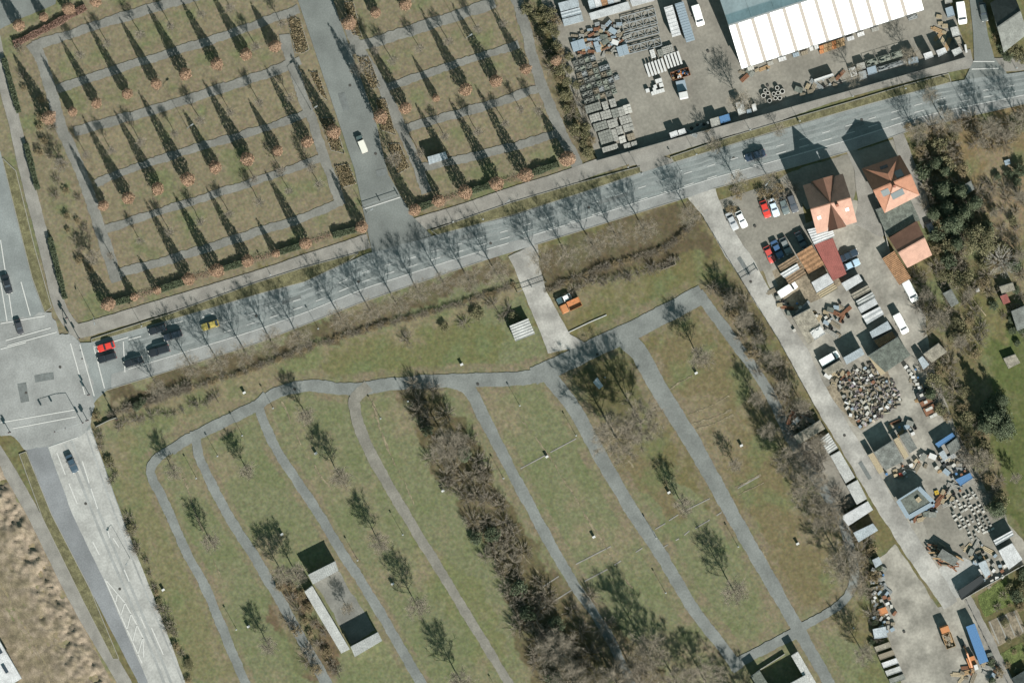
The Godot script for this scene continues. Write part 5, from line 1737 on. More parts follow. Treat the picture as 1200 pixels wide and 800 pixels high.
func sheds() -> void:
	var W := mats.wall_grey as Material
	# low courtyard building on the lawn
	shed([393, 657, 361, 673, 367, 684, 397, 668], 4.2, mats.roof_fibre, mats.wall_white, "courtyard_building_wing", "northern wing of the low courtyard building, under corrugated white sheets", "building", "wings of the courtyard building", 0.5, 0.4, true)
	shed([357, 693, 366, 686, 410, 760, 400, 765], 3.6, mats.roof_fibre, mats.wall_white, "courtyard_building_wing", "long spine wing of the low courtyard building, under corrugated white sheets", "building", "wings of the courtyard building", 0.5, 0.3, true)
	shed([443, 740, 411, 757, 416, 769, 448, 750], 4.2, mats.roof_fibre, mats.wall_white, "courtyard_building_wing", "southern wing of the low courtyard building, under corrugated white sheets", "building", "wings of the courtyard building", 0.5, 0.4, true)
	shed([695, 448, 700, 442, 707, 452, 702, 456], 3.0, mats.roof_blue, mats.wall_white, "kiosk", "small pale blue roofed kiosk under the two tall trees", "kiosk")
	shed([597, 382, 619, 373, 627, 391, 604, 400], 2.6, mats.roof_fibre, W, "garden_shed", "grey ribbed shed roof west of the gated driveway", "shed", "", 0.6)
	shed([501, 184, 522, 178, 525, 186, 503, 193], 3.2, mats.roof_blue, W, "striped_hut", "small hut with a pale ribbed roof among the narrow trees", "hut", "", 0.8, 0.2, true)
	shed([927, 768, 935, 763, 960, 806, 952, 810], 3.6, mats.roof_fibre, mats.wall_white, "service_building", "narrow white-roofed building beside the path crossing on the lawn", "building")
	shed([880, 792, 890, 785, 906, 810, 896, 818], 3.6, mats.roof_felt, W, "service_building", "green felt-roofed building beside the path crossing on the lawn", "building")
	shed([893, 818, 944, 790, 952, 806, 902, 834], 4.4, mats.roof_fibre, mats.wall_white, "service_building", "long building closing the court by the path crossing", "building")
	# sheds along the works drive
	shed([930, 511, 961, 492, 967, 502, 936, 521], 2.4, mats.roof_beige, W, "open_shed", "weathered flat-roofed shed set square to the works drive", "shed")
	shed([961, 515, 971, 507, 982, 525, 971, 532], 2.4, mats.roof_fibre, W, "ribbed_shed", "short ribbed white shed next to the weathered flat-roofed shed", "shed", "", 0.55)
	shed([973, 534, 984, 528, 1002, 559, 991, 566], 2.4, mats.roof_fibre, W, "ribbed_shed", "long ribbed white shed between two shorter ones on the works drive", "shed", "", 0.55, 0.2, true)
	shed([992, 569, 1005, 562, 1016, 584, 1004, 591], 2.4, mats.roof_fibre, W, "ribbed_shed", "short ribbed white shed south of the long ribbed shed", "shed", "", 0.55, 0.2, true)
	shed([986, 605, 1017, 587, 1023, 597, 994, 616], 2.8, mats.roof_white, W, "cross_shed", "white-roofed shed set square to the drive, south of the ribbed sheds", "shed")
	shed([1000, 624, 1023, 613, 1029, 621, 1006, 635], 2.8, mats.roof_blue, W, "cross_shed", "pale blue-roofed shed set square to the drive, near the lorry yard", "shed")
	shed([1022, 656, 1030, 652, 1034, 660, 1026, 665], 2.6, mats.roof_blue, W, "small_hut", "small pale blue hut at the corner of the lorry yard", "hut")
	# works yard behind the car park
	shed([954, 286, 976, 279, 992, 321, 976, 329], 3.2, mats.roof_red, mats.wall_brick, "red_roofed_workshop", "long workshop under a dull red ribbed roof", "workshop", "", 0.5, 0.25, true)
	shed([946, 269, 974, 263, 978, 277, 954, 287], 3.0, mats.roof_white, mats.wall_white, "white_porch_roof", "white ribbed roof between the tiled house and the red workshop", "annex", "", 0.6)
	shed([911, 312, 932, 299, 945, 321, 925, 334], 3.9, mats.roof_brown, W, "brown_shed", "low brown boarded roof below the car park, beside white sheets", "shed", "", 0.6)
	shed([933, 298, 951, 287, 966, 310, 947, 321], 4.0, mats.roof_rust, W, "brown_shed", "low rust-brown roof next to the red workshop", "shed", "", 0.9)
	shed([914, 321, 934, 309, 937, 315, 919, 326], 4.3, mats.roof_white, W, "sheet_roof_shelter", "white sheets laid over the low brown shed", "shelter", "", 0.6, 0.1)
	shed([951, 331, 970, 320, 977, 331, 957, 343], 2.7, mats.roof_white, W, "garage", "pale roofed garage below the rust-brown roof", "garage")
	shed([957, 344, 977, 332, 982, 338, 963, 349], 2.3, mats.wood_pale, W, "garage", "beige boarded lean-to in front of the pale garage", "shed", "", 0.5)
	shed([986, 332, 1006, 321, 1011, 329, 992, 341], 2.7, mats.roof_white, W, "garage", "white-roofed garage at the head of the garage row", "garage", "garage row")
	shed([997, 345, 1017, 334, 1021, 340, 1001, 351], 2.2, mats.roof_beige, W, "garage", "brownish-roofed garage of the row, next but one to its head", "garage", "garage row", 0.6)
	shed([1003, 353, 1022, 342, 1026, 348, 1006, 358], 2.2, mats.roof_fibre, W, "garage", "pinkish-grey roofed garage of the row", "garage", "garage row", 0.6)
	shed([1005, 360, 1025, 349, 1029, 356, 1009, 367], 2.4, mats.roof_white, W, "garage", "clean white-roofed garage in the middle of the row", "garage", "garage row")
	shed([1010, 370, 1031, 359, 1036, 368, 1016, 380], 2.4, mats.roof_white, W, "garage", "white-roofed garage with seams, before the gap in the row", "garage", "garage row", 1.1)
	shed([1019, 389, 1040, 376, 1045, 385, 1022, 396], 2.8, mats.roof_blue, W, "garage", "blue-white ribbed garage after the gap in the row", "garage", "garage row", 0.5, 0.2, true)
	shed([1024, 399, 1045, 388, 1050, 395, 1030, 407], 2.4, mats.roof_rust, W, "garage", "orange-brown boarded garage at the end of the row", "garage", "garage row", 0.5)
	shed([988, 419, 1009, 407, 1013, 415, 992, 427], 3.4, mats.roof_blue, W, "garage", "blue-white ribbed shed beside the scrap heap", "shed", "", 0.5, 0.2, true)
	shed([964, 434, 984, 422, 990, 429, 971, 440], 2.8, mats.roof_beige, W, "garage", "grey-beige flat shed by the white van, on the works drive", "shed")
	shed([929, 372, 950, 361, 967, 391, 947, 404], 3.8, mats.roof_beige, W, "boarded_building", "tan boarded flat building with a white rack on its roof", "building", "", 0.0)
	shed([1017, 417, 1052, 395, 1067, 416, 1037, 436], 4.2, mats.roof_felt, W, "felt_roofed_hall", "grey felt-roofed workshop hall above the scrap heap", "workshop", "", 0.0, 0.15)
	shed([1017, 417, 1023, 414, 1038, 437, 1032, 440], 2.6, mats.wood_pale, W, "lean_to_shed", "yellowish lean-to along the felt-roofed workshop hall", "shed")
	shed([1076, 421, 1081, 417, 1089, 427, 1082, 433], 2.6, mats.roof_blue, W, "small_hut", "small blue-grey hut in the greenery east of the workshop hall", "hut")
	shed([1082, 415, 1100, 402, 1110, 412, 1092, 425], 2.2, mats.roof_beige, W, "small_hut", "tan flat roof at the garden edge, east of the workshop hall", "shed")
	shed([1024, 530, 1046, 516, 1059, 540, 1037, 551], 4.0, mats.roof_grey, W, "workshop", "grey flat-roofed workshop with beige edge strips", "workshop", "", 0.0, 0.1)
	shed([1017, 533, 1023, 530, 1036, 552, 1030, 555], 2.8, mats.wood_pale, W, "lean_to_shed", "beige lean-to on the drive side of the grey workshop", "shed")
	shed([1047, 515, 1052, 512, 1065, 534, 1060, 538], 3.4, mats.wood_pale, W, "lean_to_shed", "beige strip roof between the grey workshop and its annex", "shed")
	shed([1054, 511, 1064, 506, 1075, 525, 1066, 531], 3.0, mats.roof_grey, W, "workshop_annex", "small grey annex at the yard end of the grey workshop", "annex")
	shed([1109, 522, 1122, 512, 1126, 525, 1114, 533], 2.8, mats.roof_grey, W, "corrugated_hut", "grey corrugated hut beside the blue container", "hut", "", 0.5, 0.2, true)
	shed([1100, 531, 1106, 527, 1111, 536, 1106, 540], 2.4, mats.roof_blue, W, "corrugated_hut", "small blue-grey hut beside the corrugated hut", "hut")
	var wk := shed([1052, 586, 1076, 571, 1094, 589, 1064, 606], 4.2, mats.roof_felt, mats.blue_pale, "blue_edged_workshop", "flat workshop with a pale blue edge band and junk on its roof", "workshop", "", 0.0, 0.1)
	var wc := wk.position
	var band := MB.new()
	var bp := [[1052, 586], [1076, 571], [1094, 589], [1064, 606]]
	for i in 4:
		band.bar(P(bp[i][0], bp[i][1], 4.36) - wc, P(bp[(i + 1) % 4][0], bp[(i + 1) % 4][1], 4.36) - wc, 1.0 if i != 0 else 0.4, 0.2)
	part("edge_band", band, mats.blue_pale, wk)
	shed([1104, 643, 1123, 655, 1118, 663, 1098, 652], 3.0, mats.roof_grey, W, "timber_shelter", "grey pitched shelter over heaps of timber by the drive", "shelter")
	shed([1170, 645, 1186, 636, 1198, 655, 1182, 667], 3.2, mats.roof_white, W, "white_hut", "square white-roofed building beside the rows of stone blocks", "building")
	shed([1164, 633, 1186, 621, 1188, 627, 1167, 639], 2.6, mats.roof_white, W, "white_hut", "narrow white-sheeted shelter above the square white building", "shelter", "", 0.8)
	shed([1146, 660, 1155, 656, 1161, 672, 1155, 677], 2.2, mats.roof_blue, W, "small_hut", "pale sheet-roofed hut at the end of the sand patch", "hut")
	# allotment huts
	shed([1105, 344, 1115, 339, 1124, 355, 1115, 360], 2.4, mats.roof_grey, W, "garden_hut", "grey garden hut beside the overgrown drive", "hut")
	shed([1171, 336, 1187, 331, 1190, 340, 1174, 344], 2.2, mats.roof_beige, W, "garden_hut", "tan garden hut below the whitish tree", "hut")
	shed([1172, 347, 1180, 344, 1184, 354, 1176, 357], 2.2, mats.roof_red, W, "garden_hut", "dull pink garden hut next to the tan one", "hut")
	shed([1185, 365, 1202, 358, 1210, 380, 1192, 388], 2.6, mats.roof_grey, W, "garden_hut", "larger grey garden hut at the edge of the allotments", "hut")
	shed([1176, 420, 1190, 415, 1196, 425, 1182, 432], 1.6, mats.roof_beige, W, "garden_hut", "low round-shouldered tan shelter on the green meadow", "shelter")
	shed([1186, 795, 1204, 784, 1210, 796, 1192, 808], 2.2, mats.roof_dark, W, "garden_hut", "dark garden hut with a pale edge at the track", "hut")
	shed([1128, 218, 1138, 212, 1142, 222, 1132, 228], 2.2, mats.roof_grey, W, "garden_hut", "little grey hut hidden among the dark conifers", "hut")
	# the storage yard's northern sheds
	shed([654, 4, 677, -2, 679, 8, 657, 14], 2.8, mats.roof_blue, W, "yard_shed", "pale plain roof, northernmost of three joined yard sheds", "shed", "joined yard sheds")
	shed([657, 15, 679, 9, 682, 16, 659, 22], 2.7, mats.roof_blue, W, "yard_shed", "ribbed bluish roof, middle one of three joined yard sheds", "shed", "joined yard sheds", 0.5, 0.1)
	shed([659, 23, 682, 17, 684, 25, 661, 31], 2.6, mats.roof_blue, W, "yard_shed", "pale plain roof, southernmost of three joined yard sheds", "shed", "joined yard sheds")
	shed([690, 16, 736, 2, 739, 11, 693, 24], 2.8, mats.roof_white, W, "long_white_shed", "long white-roofed shed beside the lattice frames", "shed", "", 0.0)
	shed([738, 1, 765, -8, 767, 1, 741, 8], 2.8, mats.roof_white, W, "long_white_shed", "shorter white-roofed shed continuing the long white shed", "shed", "", 0.0)
	var cm := [mats.roof_blue, mats.roof_white, mats.roof_rust, mats.roof_blue, mats.roof_fibre]
	var ct := ["pale blue container with a stained lid", "white container between a pale blue and a rusty one", "rusty orange container in the row", "pale blue container next to the rusty one", "grey-white container at the end of the row"]
	for i in 5:
		var x := 689.0 + i * 7.2
		var y := 1.0 - i * 1.9
		block([x, y, x + 6.4, y - 1.7, x + 9.0, y + 8.0, x + 2.6, y + 9.8], 2.5, cm[i], "container", ct[i] + " behind the long white shed", "container", "containers behind the long shed")

func crate_mesh(sd: int, w: float, d: float, h: float) -> ArrayMesh:
	# a mesh-sided crate: posts, rails and uneven contents
	rng.seed = sd
	var mb := MB.new()
	for x in [-w / 2, w / 2]:
		for z in [-d / 2, d / 2]:
			mb.box(Vector3(x, h / 2, z), Vector3(0.07, h, 0.07))
	for y in [0.12, h * 0.5, h - 0.04]:
		for x in [-w / 2, w / 2]:
			mb.box(Vector3(x, y, 0), Vector3(0.05, 0.05, d - 0.08))
		for z in [-d / 2, d / 2]:
			mb.box(Vector3(0, y, z), Vector3(w - 0.08, 0.05, 0.05))
	for i in 12:
		mb.box(Vector3(rng.randf_range(-0.36, 0.36) * w, h * 0.3 + rng.randf() * h * 0.3, rng.randf_range(-0.36, 0.36) * d), Vector3(rng.randf_range(0.15, 0.55) * w, h * 0.55, rng.randf_range(0.08, 0.3) * d), Basis(Vector3.UP, rng.randf_range(-0.3, 0.3)))
	mb.box(Vector3(0, 0.09, 0), Vector3(w * 0.94, 0.1, d * 0.94))
	return mb.mesh()

func stack_mesh(sd: int, w: float, d: float, h: float, piece: float) -> ArrayMesh:
	# slabs or stones stacked on a pallet, their top layer a little uneven
	rng.seed = sd
	var mb := MB.new()
	mb.box(Vector3(0, 0.07, 0), Vector3(w, 0.14, d))
	var nx := maxi(1, int(w / piece))
	var nz2 := maxi(1, int(d / piece))
	for i in nx:
		for j in nz2:
			var hh := h * rng.randf_range(0.9, 1.0)
			mb.box(Vector3((i + 0.5) * w / nx - w / 2, 0.14 + hh / 2, (j + 0.5) * d / nz2 - d / 2), Vector3(w / nx - 0.04, hh, d / nz2 - 0.04))
	return mb.mesh()

func goods(called: String, m: Mesh, ma: Material, x: float, y: float, turn: float, label: String, category: String, group: String, sc := Vector3.ONE, h := 0.04) -> void:
	var o := MeshInstance3D.new()
	o.mesh = m
	o.material_override = ma
	o.name = numbered(called)
	add_child(o)
	o.position = P(x, y, h)
	o.rotation.y = turn
	o.scale = sc
	tag(o, label, category, group)

func yard_goods() -> void:
	var tilt := deg_to_rad(17.0)
	# crates, in rows
	var cr := []
	for i in 4:
		cr.append(crate_mesh(700 + i, 1.15, 1.15, 1.0))
	var cm := [mats.wire, mats.stone_dark, mats.galv, mats.wood_grey]
	var u := Vector2(0.955, -0.297)
	var v := Vector2(0.27, 0.963)
	for j in 7:
		var k0 := 0
		var k1 := 4 if j < 2 else (6 if j < 4 else 7)
		if j > 4:
			k1 = 6
		for i in range(k0, k1):
			rng.seed = j * 31 + i
			if rng.randf() < 0.08:
				continue
			var q := Vector2(675, 74) + u * (i * 6.9 + rng.randf_range(-0.6, 0.6)) + v * (j * 7.6 + rng.randf_range(-0.6, 0.6))
			var mi := rng.randi() % 4
			goods("material_crate", cr[rng.randi() % 4], cm[mi], q.x, q.y, tilt + rng.randf_range(-0.06, 0.06), "mesh-sided crate of " + ["wire", "grey stones", "zinc fittings", "weathered boards"][mi] + " in the rows along the yard bank", "crate", "crates along the yard bank", Vector3(1, rng.randf_range(0.7, 1.5), 1))
	# slabs on pallets
	var k := 0
	for t in [[440, 290, 150, 75, 0], [555, 270, 55, 80, 1], [625, 245, 60, 80, 2], [708, 325, 60, 85, 2], [765, 302, 70, 85, 3], [460, 385, 100, 80, 1], [562, 356, 100, 80, 2], [650, 340, 68, 84, 0], [510, 462, 130, 76, 0], [625, 437, 96, 80, 2], [745, 402, 110, 76, 1],
			[690, 502, 58, 76, 1], [772, 476, 98, 70, 2], [560, 562, 126, 120, 0], [646, 545, 46, 116, 1], [716, 587, 62, 66, 3], [796, 563, 72, 64, 4], [600, 668, 150, 50, 1], [760, 645, 66, 46, 2], [826, 628, 56, 46, 2]]:
		var w: float = t[2] / 8.0 * S
		var d: float = t[3] / 8.0 * S
		var m: Material = [mats.stone_dark, mats.stone, mats.stone, mats.stone_white, mats.wood_grey][t[4]]
		goods("slab_stack", stack_mesh(800 + k, w, d, rng.randf_range(0.7, 1.3), 0.62), m, 640 + t[0] / 8.0, 90 + t[1] / 8.0, tilt, "block of " + ["dark", "grey", "light grey", "whitish", "brownish"][t[4]] + " paving slabs stacked at the yard corner by the bank", "slab stack", "stacks of paving slabs")
		k += 1
	# lattice frames lying in four rows
	for i in 4:
		var o := thing("lattice_frame", "flat steel lattice frame, " + ["first", "second", "third", "fourth"][i] + " from the long white shed", "steel frame", "lattice frames in the yard", P([748, 750, 752, 755][i], [19, 28, 39.5, 54][i], 0.05), deg_to_rad(15.0))
		var L := 8.2
		var W := 1.75
		for z in [-W / 2, W / 2]:
			for y in [0.06, 0.5]:
				var cb := MB.new()
				cb.bar(Vector3(-L / 2, y, z), Vector3(L / 2, y, z), 0.2, 0.12)
				part("chord", cb, mats.galv, o)
		for j in 6:
			var x := -L / 2 + L * j / 5.0
			var pb := MB.new()
			pb.bar(Vector3(x, 0.5, -W / 2), Vector3(x, 0.5, W / 2), 0.12, 0.1)
			pb.bar(Vector3(x, 0.1, -W / 2), Vector3(x, 0.46, -W / 2), 0.08, 0.08)
			pb.bar(Vector3(x, 0.1, W / 2), Vector3(x, 0.46, W / 2), 0.08, 0.08)
			part("cross_bar", pb, mats.galv, o)
			if j < 5:
				var s := 1.0 if j % 2 == 0 else -1.0
				var db := MB.new()
				db.bar(Vector3(x, 0.48, -W / 2 * s), Vector3(x + L / 5.0, 0.48, W / 2 * s), 0.1, 0.08)
				part("diagonal", db, mats.galv, o)
	# long white profiles on trestles
	for i in 11:
		var o := thing("white_profile", "long white profile lying on bearers in the middle of the yard", "profile", "white profiles side by side", P(759 + i * 3.75, 82.5 - i * 1.3 - (2.0 if i > 5 else 0.0), 0.05), deg_to_rad(-72.0))
		var b := MB.new()
		b.box(Vector3(0, 0.75, 0), Vector3(3.2, 0.6, 0.5))
		part("body", b, mats.plastic_white, o)
		for x in [-1.1, 1.1]:
			var t := MB.new()
			t.box(Vector3(x, 0.22, 0), Vector3(0.2, 0.44, 0.55))
			part("bearer", t, mats.wood_grey, o)
	for t in [[759, 106, 4.5, 4.5], [767, 104.5, 4, 4], [772, 94.5, 8, 5], [768, 101.5, 4, 4.5], [775, 99.5, 5, 5], [771, 107.5, 16, 4.5]]:
		goods("white_block", stack_mesh(830 + int(t[0]), t[2] * S, t[3] * S, 0.8, 0.6), mats.plastic_white, t[0], t[1], tilt, "white wrapped block south of the white profiles", "block", "white wrapped blocks")
	# odds and ends beside the frames
	rng.seed = 91
	var om := [mats.rusty, mats.wood_grey, mats.galv, mats.stone, mats.blue_pale, mats.wood]
	var on := ["rusty", "weathered", "zinc grey", "stone grey", "pale blue", "light wooden"]
	var bw := stack_mesh(850, 1.5, 0.7, 0.5, 0.35)
	for q in inside_points([672, 42, 700, 28, 735, 26, 740, 56, 725, 66, 700, 58, 676, 66], 4.2, 220, 91):
		var mi := rng.randi() % 6
		goods("material_bundle", bw, om[mi], q.x, q.y, tilt + rng.randf_range(-0.5, 0.5), on[mi] + " bundle of leftover building material west of the lattice frames", "material bundle", "leftover material bundles", Vector3(rng.randf_range(0.5, 1.5), rng.randf_range(0.5, 1.4), rng.randf_range(0.6, 1.3)))
	for t in [[678, 53, 3.2, 2.4], [730, 59, 2.6, 2.4], [700, 55, 1.2, 2.6]]:
		goods("tarpaulin_stack", stack_mesh(860, t[2], t[3], 0.9, 1.3), mats.blue_pale, t[0], t[1], tilt, "bluish covered stack at the edge of the leftover material", "stack", "bluish covered stacks")
	for t in [[765, 63, 1.1, 2.0, mats.plastic_white, "upright white slab pile beside the stone heap"], [774, 62, 1.2, 1.7, mats.stone_dark, "grey slab pile next to the white one"], [783, 59, 2.6, 2.2, mats.stone, "pale rubble pile above the white profiles"]]:
		goods("slab_stack", stack_mesh(870 + int(t[0]), t[2], t[3], 0.8, 0.4), t[4], t[0], t[1], tilt, t[5], "slab stack", "stacks of paving slabs")
	# stacks along the front of the hall
	var pal := stack_mesh(880, 1.0, 0.9, 0.9, 0.5)
	for i in 12:
		goods("goods_pallet", pal, mats.wood if i % 3 else mats.orange, 963 + (i % 6) * 4.9, (55.5 if i < 6 else 60.5) - (i % 6) * 1.75, tilt, "orange-brown pallet of goods against the front of the hall", "pallet", "pallets against the hall")
	for t in [[917, 69, 1.9, mats.roof_white, "white"], [933, 64, 1.5, mats.blue_pale, "pale blue"], [951, 57, 0.9, mats.plastic_white, "small white"], [957, 55, 1.0, mats.plastic_white, "small white"], [997, 45, 1.7, mats.roof_white, "white"], [1009, 40, 1.7, mats.roof_white, "white"], [943, 62, 1.6, mats.wood_grey, "weathered"], [903, 74, 1.4, mats.stone, "grey"], [1026, 34, 1.8, mats.stone, "grey"], [880, 80, 1.5, mats.stone_white, "pale"]]:
		goods("goods_pallet", stack_mesh(890 + int(t[0]), t[2], 0.95, 0.9, 0.5), t[3], t[0], t[1], tilt, t[4] + " pallet load standing under the eaves of the hall", "pallet", "pallets against the hall")
	goods("barred_rack", crate_mesh(899, 2.2, 1.0, 0.9), mats.galv, 1070, 20, tilt, "barred zinc rack at the eastern corner of the hall", "rack", "")
	# concrete rings
	for t in [[895, 112, 2.9], [900, 109, 2.4], [907, 110, 2.4], [912, 109, 2.6], [917, 107, 3.0], [902, 118, 2.8], [909, 115, 2.4], [914, 115, 2.6], [911, 103, 2.6], [897, 106, 2.4]]:
		var mb := MB.new()
		var R: float = t[2] * S
		for i in 18:
			var a0 := TAU * i / 18
			var a1 := TAU * (i + 1) / 18
			var d0 := Vector3(cos(a0), 0, sin(a0))
			var d1 := Vector3(cos(a1), 0, sin(a1))
			var hh := Vector3(0, 0.9, 0)
			mb.quad(d0 * R * 0.72 + hh, d0 * R + hh, d1 * R + hh, d1 * R * 0.72 + hh)
			mb.quad(d0 * R + hh, d0 * R, d1 * R, d1 * R + hh)
			mb.quad(d1 * R * 0.72 + hh, d1 * R * 0.72, d0 * R * 0.72, d0 * R * 0.72 + hh)
		goods("concrete_ring", mb.mesh(), mats.stone_white, t[0], t[1], 0.0, "pale concrete ring in the cluster by the yard fence", "concrete ring", "concrete rings by the fence")
	# boxes and racks along the fence
	var bl := "containers and boxes along the yard fence"
	block([784.5, 156, 793, 153, 795, 158.5, 786.5, 161.5], 2.2, mats.roof_white, "site_box", "white site box of a pair behind the yard fence, the one beside the bare yard", "site box", bl)
	block([794.5, 153, 802, 150.5, 804, 155.5, 796.5, 158.3], 2.2, mats.roof_white, "site_box", "off-white site box of a pair behind the yard fence, the one towards the blue box", "site box", bl)
	block([832, 140, 842, 137, 844, 146, 834, 149], 2.4, mats.stone, "site_box", "grey box with an open lid beside the blue box", "site box", bl)
	block([843, 137, 854, 133.5, 856, 141, 845, 144.5], 1.5, mats.blue, "skip", "blue skip beside the grey box", "skip", bl)
	block([862, 121, 870, 118, 874, 132, 866, 135], 2.5, mats.roof_fibre, "site_box", "pale ribbed box set end-on to the fence", "site box", bl)
	block([875, 129, 880, 127.5, 881, 131.5, 876, 133], 1.0, mats.blue_pale, "site_box", "little pale blue box near the concrete rings", "site box", bl)
	block([881, 123, 885, 121.5, 887, 129, 883, 130.5], 1.3, mats.plastic_white, "site_box", "little white box near the concrete rings", "site box", bl)
	block([954, 93.5, 976, 86.2, 977, 88.8, 955, 96.2], 2.0, mats.plastic_white, "site_box", "long narrow white beam box by the yard fence", "site box", bl)
	for t in [[[1004, 75.5, 1013, 72.8, 1014.5, 80, 1005.5, 83], mats.stone, "pinkish grey crate in the dense row by the fence"], [[1006, 85, 1014.5, 82.5, 1016, 91, 1008, 94], mats.galv, "zinc crate in the dense row by the fence"], [[1016, 80, 1026, 77, 1028, 85, 1018, 88], mats.blue_pale, "bluish open box in the dense row by the fence"]]:
		block(t[0], 1.6, t[1], "site_box", t[2], "site box", bl)
	for i in 3:
		goods("pipe_rack", crate_mesh(905 + i, 2.8, 1.4, 1.6), mats.wire, 1022 + i * 15, 73 - i * 4.6, tilt, "greenish rack of wire and pipes in the row behind the fence", "rack", "racks behind the fence")
		goods("pipe_rack", crate_mesh(915 + i, 2.8, 1.0, 1.3), mats.galv, 1036 + i * 11, 79.5 - i * 3.4, tilt, "zinc rack of pipes close to the fence", "rack", "racks behind the fence")
	for i in 5:
		goods("white_post", stack_mesh(925, 2.2, 0.28, 0.9, 2.0), mats.plastic_white, 997 + i * 1.5, 85 - i * 0.4, deg_to_rad(-72.0), "white post of a bundle leaning by the yard fence", "post", "white posts by the fence")
	for t in [[[1064, 69, 1075, 66.5, 1076, 73, 1065, 75.5], mats.blue_pale, "bluish"], [[1082, 63.5, 1091.5, 60.5, 1093.5, 66.5, 1084.5, 70], mats.roof_white, "white"], [[1097, 60, 1107, 56, 1109.5, 61.5, 1100, 66.5], mats.roof_white, "pale lilac"], [[1115, 59.5, 1124.5, 55.5, 1127.5, 61, 1118.5, 66], mats.roof_fibre, "greyish"]]:
		block(t[0], 3.4, t[1], "site_cabin", t[2] + " upright cabin in the row of four at the yard corner", "cabin", "cabins at the yard corner")
	for t in [[[1108, 10, 1116, 7.5, 1119, 18, 1111, 20.5], mats.blue_pale, "pale blue"], [[1114, 33, 1122, 31, 1125, 41, 1117, 43], mats.roof_fibre, "greenish grey"], [[1118, 45, 1125, 43, 1127, 51, 1121, 53], mats.roof_beige, "beige"], [[1107, -3, 1115, -5, 1116, 2.5, 1108, 4.5], mats.stone, "grey"]]:
		block(t[0], 1.5, t[1], "waste_bin", t[2] + " bin along the eastern edge of the storage yard", "bin", "bins at the yard edge")
	goods("white_board", stack_mesh(935, 0.5, 1.9, 1.8, 2.0), mats.plastic_white, 1132, 57, deg_to_rad(10.0), "white signboard at the corner of the yard fence", "board", "")
	# the pile of coloured waste and its lorry
	var sk := thing("open_skip", "open rusty skip heaped with coloured waste in the middle of the yard", "skip", "", P(797.5, 86.5, 0.05), tilt)
	var sb := MB.new()
	for s in [-1.0, 1.0]:
		sb.box(Vector3(0, 0.7, s * 0.95), Vector3(4.4, 1.4, 0.1))
		sb.box(Vector3(s * 2.2, 0.7, 0), Vector3(0.1, 1.4, 1.8))
	sb.box(Vector3(0, 0.1, 0), Vector3(4.2, 0.2, 1.8))
	part("body", sb, mats.rusty, sk)
	rng.seed = 97
	var jm := [mats.blue, mats.plastic_white, mats.orange, mats.dark_steel, mats.wood]
	for i in 22:
		var jb := MB.new()
		jb.box(Vector3(rng.randf_range(-1.9, 1.9), 0.9 + rng.randf() * 0.5, rng.randf_range(-0.7, 0.7)), Vector3(rng.randf_range(0.2, 0.8), 0.5, rng.randf_range(0.2, 0.5)), Basis(Vector3(rng.randf(), 1, rng.randf()).normalized(), rng.randf() * 3.0))
		part("waste_piece", jb, jm[rng.randi() % 5], sk)
	wheel_y = 0.05
	truck(799.5, 105, 78, 4.6, mats.plastic_white, mats.blue_pale, null, false, "white-cabbed flatbed lorry below the waste skip")
	# --- scrap heap
	var sh := MB.new()
	sh.colored = true
	rng.seed = 98
	for q in inside_points([978, 446, 1004, 436, 1022, 422, 1030, 436, 1044, 442, 1058, 470, 1040, 484, 1010, 502, 1002, 492, 996, 474, 984, 462], 1.9, 800, 98):
		var tn := pow(rng.randf(), 1.5) * 0.28 + 0.05
		sh.col = Color(tn, tn * rng.randf_range(0.86, 1.0), tn * rng.randf_range(0.72, 0.98))
		sh.box(P(q.x, q.y, 0.18) , (Vector3(rng.randf_range(0.3, 1.2), rng.randf_range(0.3, 0.7), rng.randf_range(0.2, 0.6)) if rng.randf() < 0.7 else Vector3(rng.randf_range(1.2, 2.4), 0.4, rng.randf_range(0.08, 0.25))), Basis(Vector3(rng.randf_range(-0.4, 0.4), 1, rng.randf_range(-0.4, 0.4)).normalized(), rng.randf() * 3.0))
	var scrap_m := mat(Color(0.7, 0.7, 0.7), 0.9, "grain", 0.4)
	scrap_m.albedo_color = Color(1, 1, 1)
	scrap_m.vertex_color_use_as_albedo = true
	var so := part("scrap_heap", sh, scrap_m, self)
	so.set_meta("kind", "stuff")
	tag(so, "grey heap of mixed scrap and rubble beside the works drive", "scrap heap")
	var am := [mats.plastic_white, mats.stone_white, mats.stone, mats.rusty, mats.wood_grey, mats.blue_pale]
	var an := ["white", "off-white", "grey", "rusty", "brownish", "bluish"]
	var ab := stack_mesh(940, 0.75, 0.7, 0.7, 0.8)
	for q in inside_points([972, 450, 1026, 422, 1044, 446, 1060, 470, 1006, 506, 984, 466], 5.4, 330, 99):
		var mi := [0, 1, 2, 2, 2, 4, 4, 4, 4, 3, 5][rng.randi() % 11] as int
		goods("scrap_box", ab, am[mi], q.x, q.y, rng.randf() * 3.0, an[mi] + " discarded box or appliance on the scrap heap", "scrap piece", "discarded pieces on the scrap heap", Vector3(rng.randf_range(0.6, 1.5), rng.randf_range(0.5, 0.9), rng.randf_range(0.6, 1.1)), rng.randf_range(0.05, 0.25))
	for i in 9:
		goods("scrap_box", ab, am[[0, 2, 1][i % 3]], 1062 + i * 2.6 + rng.randf(), 430 + i * 4.0, rng.randf(), "white piece in the row along the court east of the scrap heap", "scrap piece", "white pieces along the court", Vector3(1.3, 1.2, 1.0), 0.05)
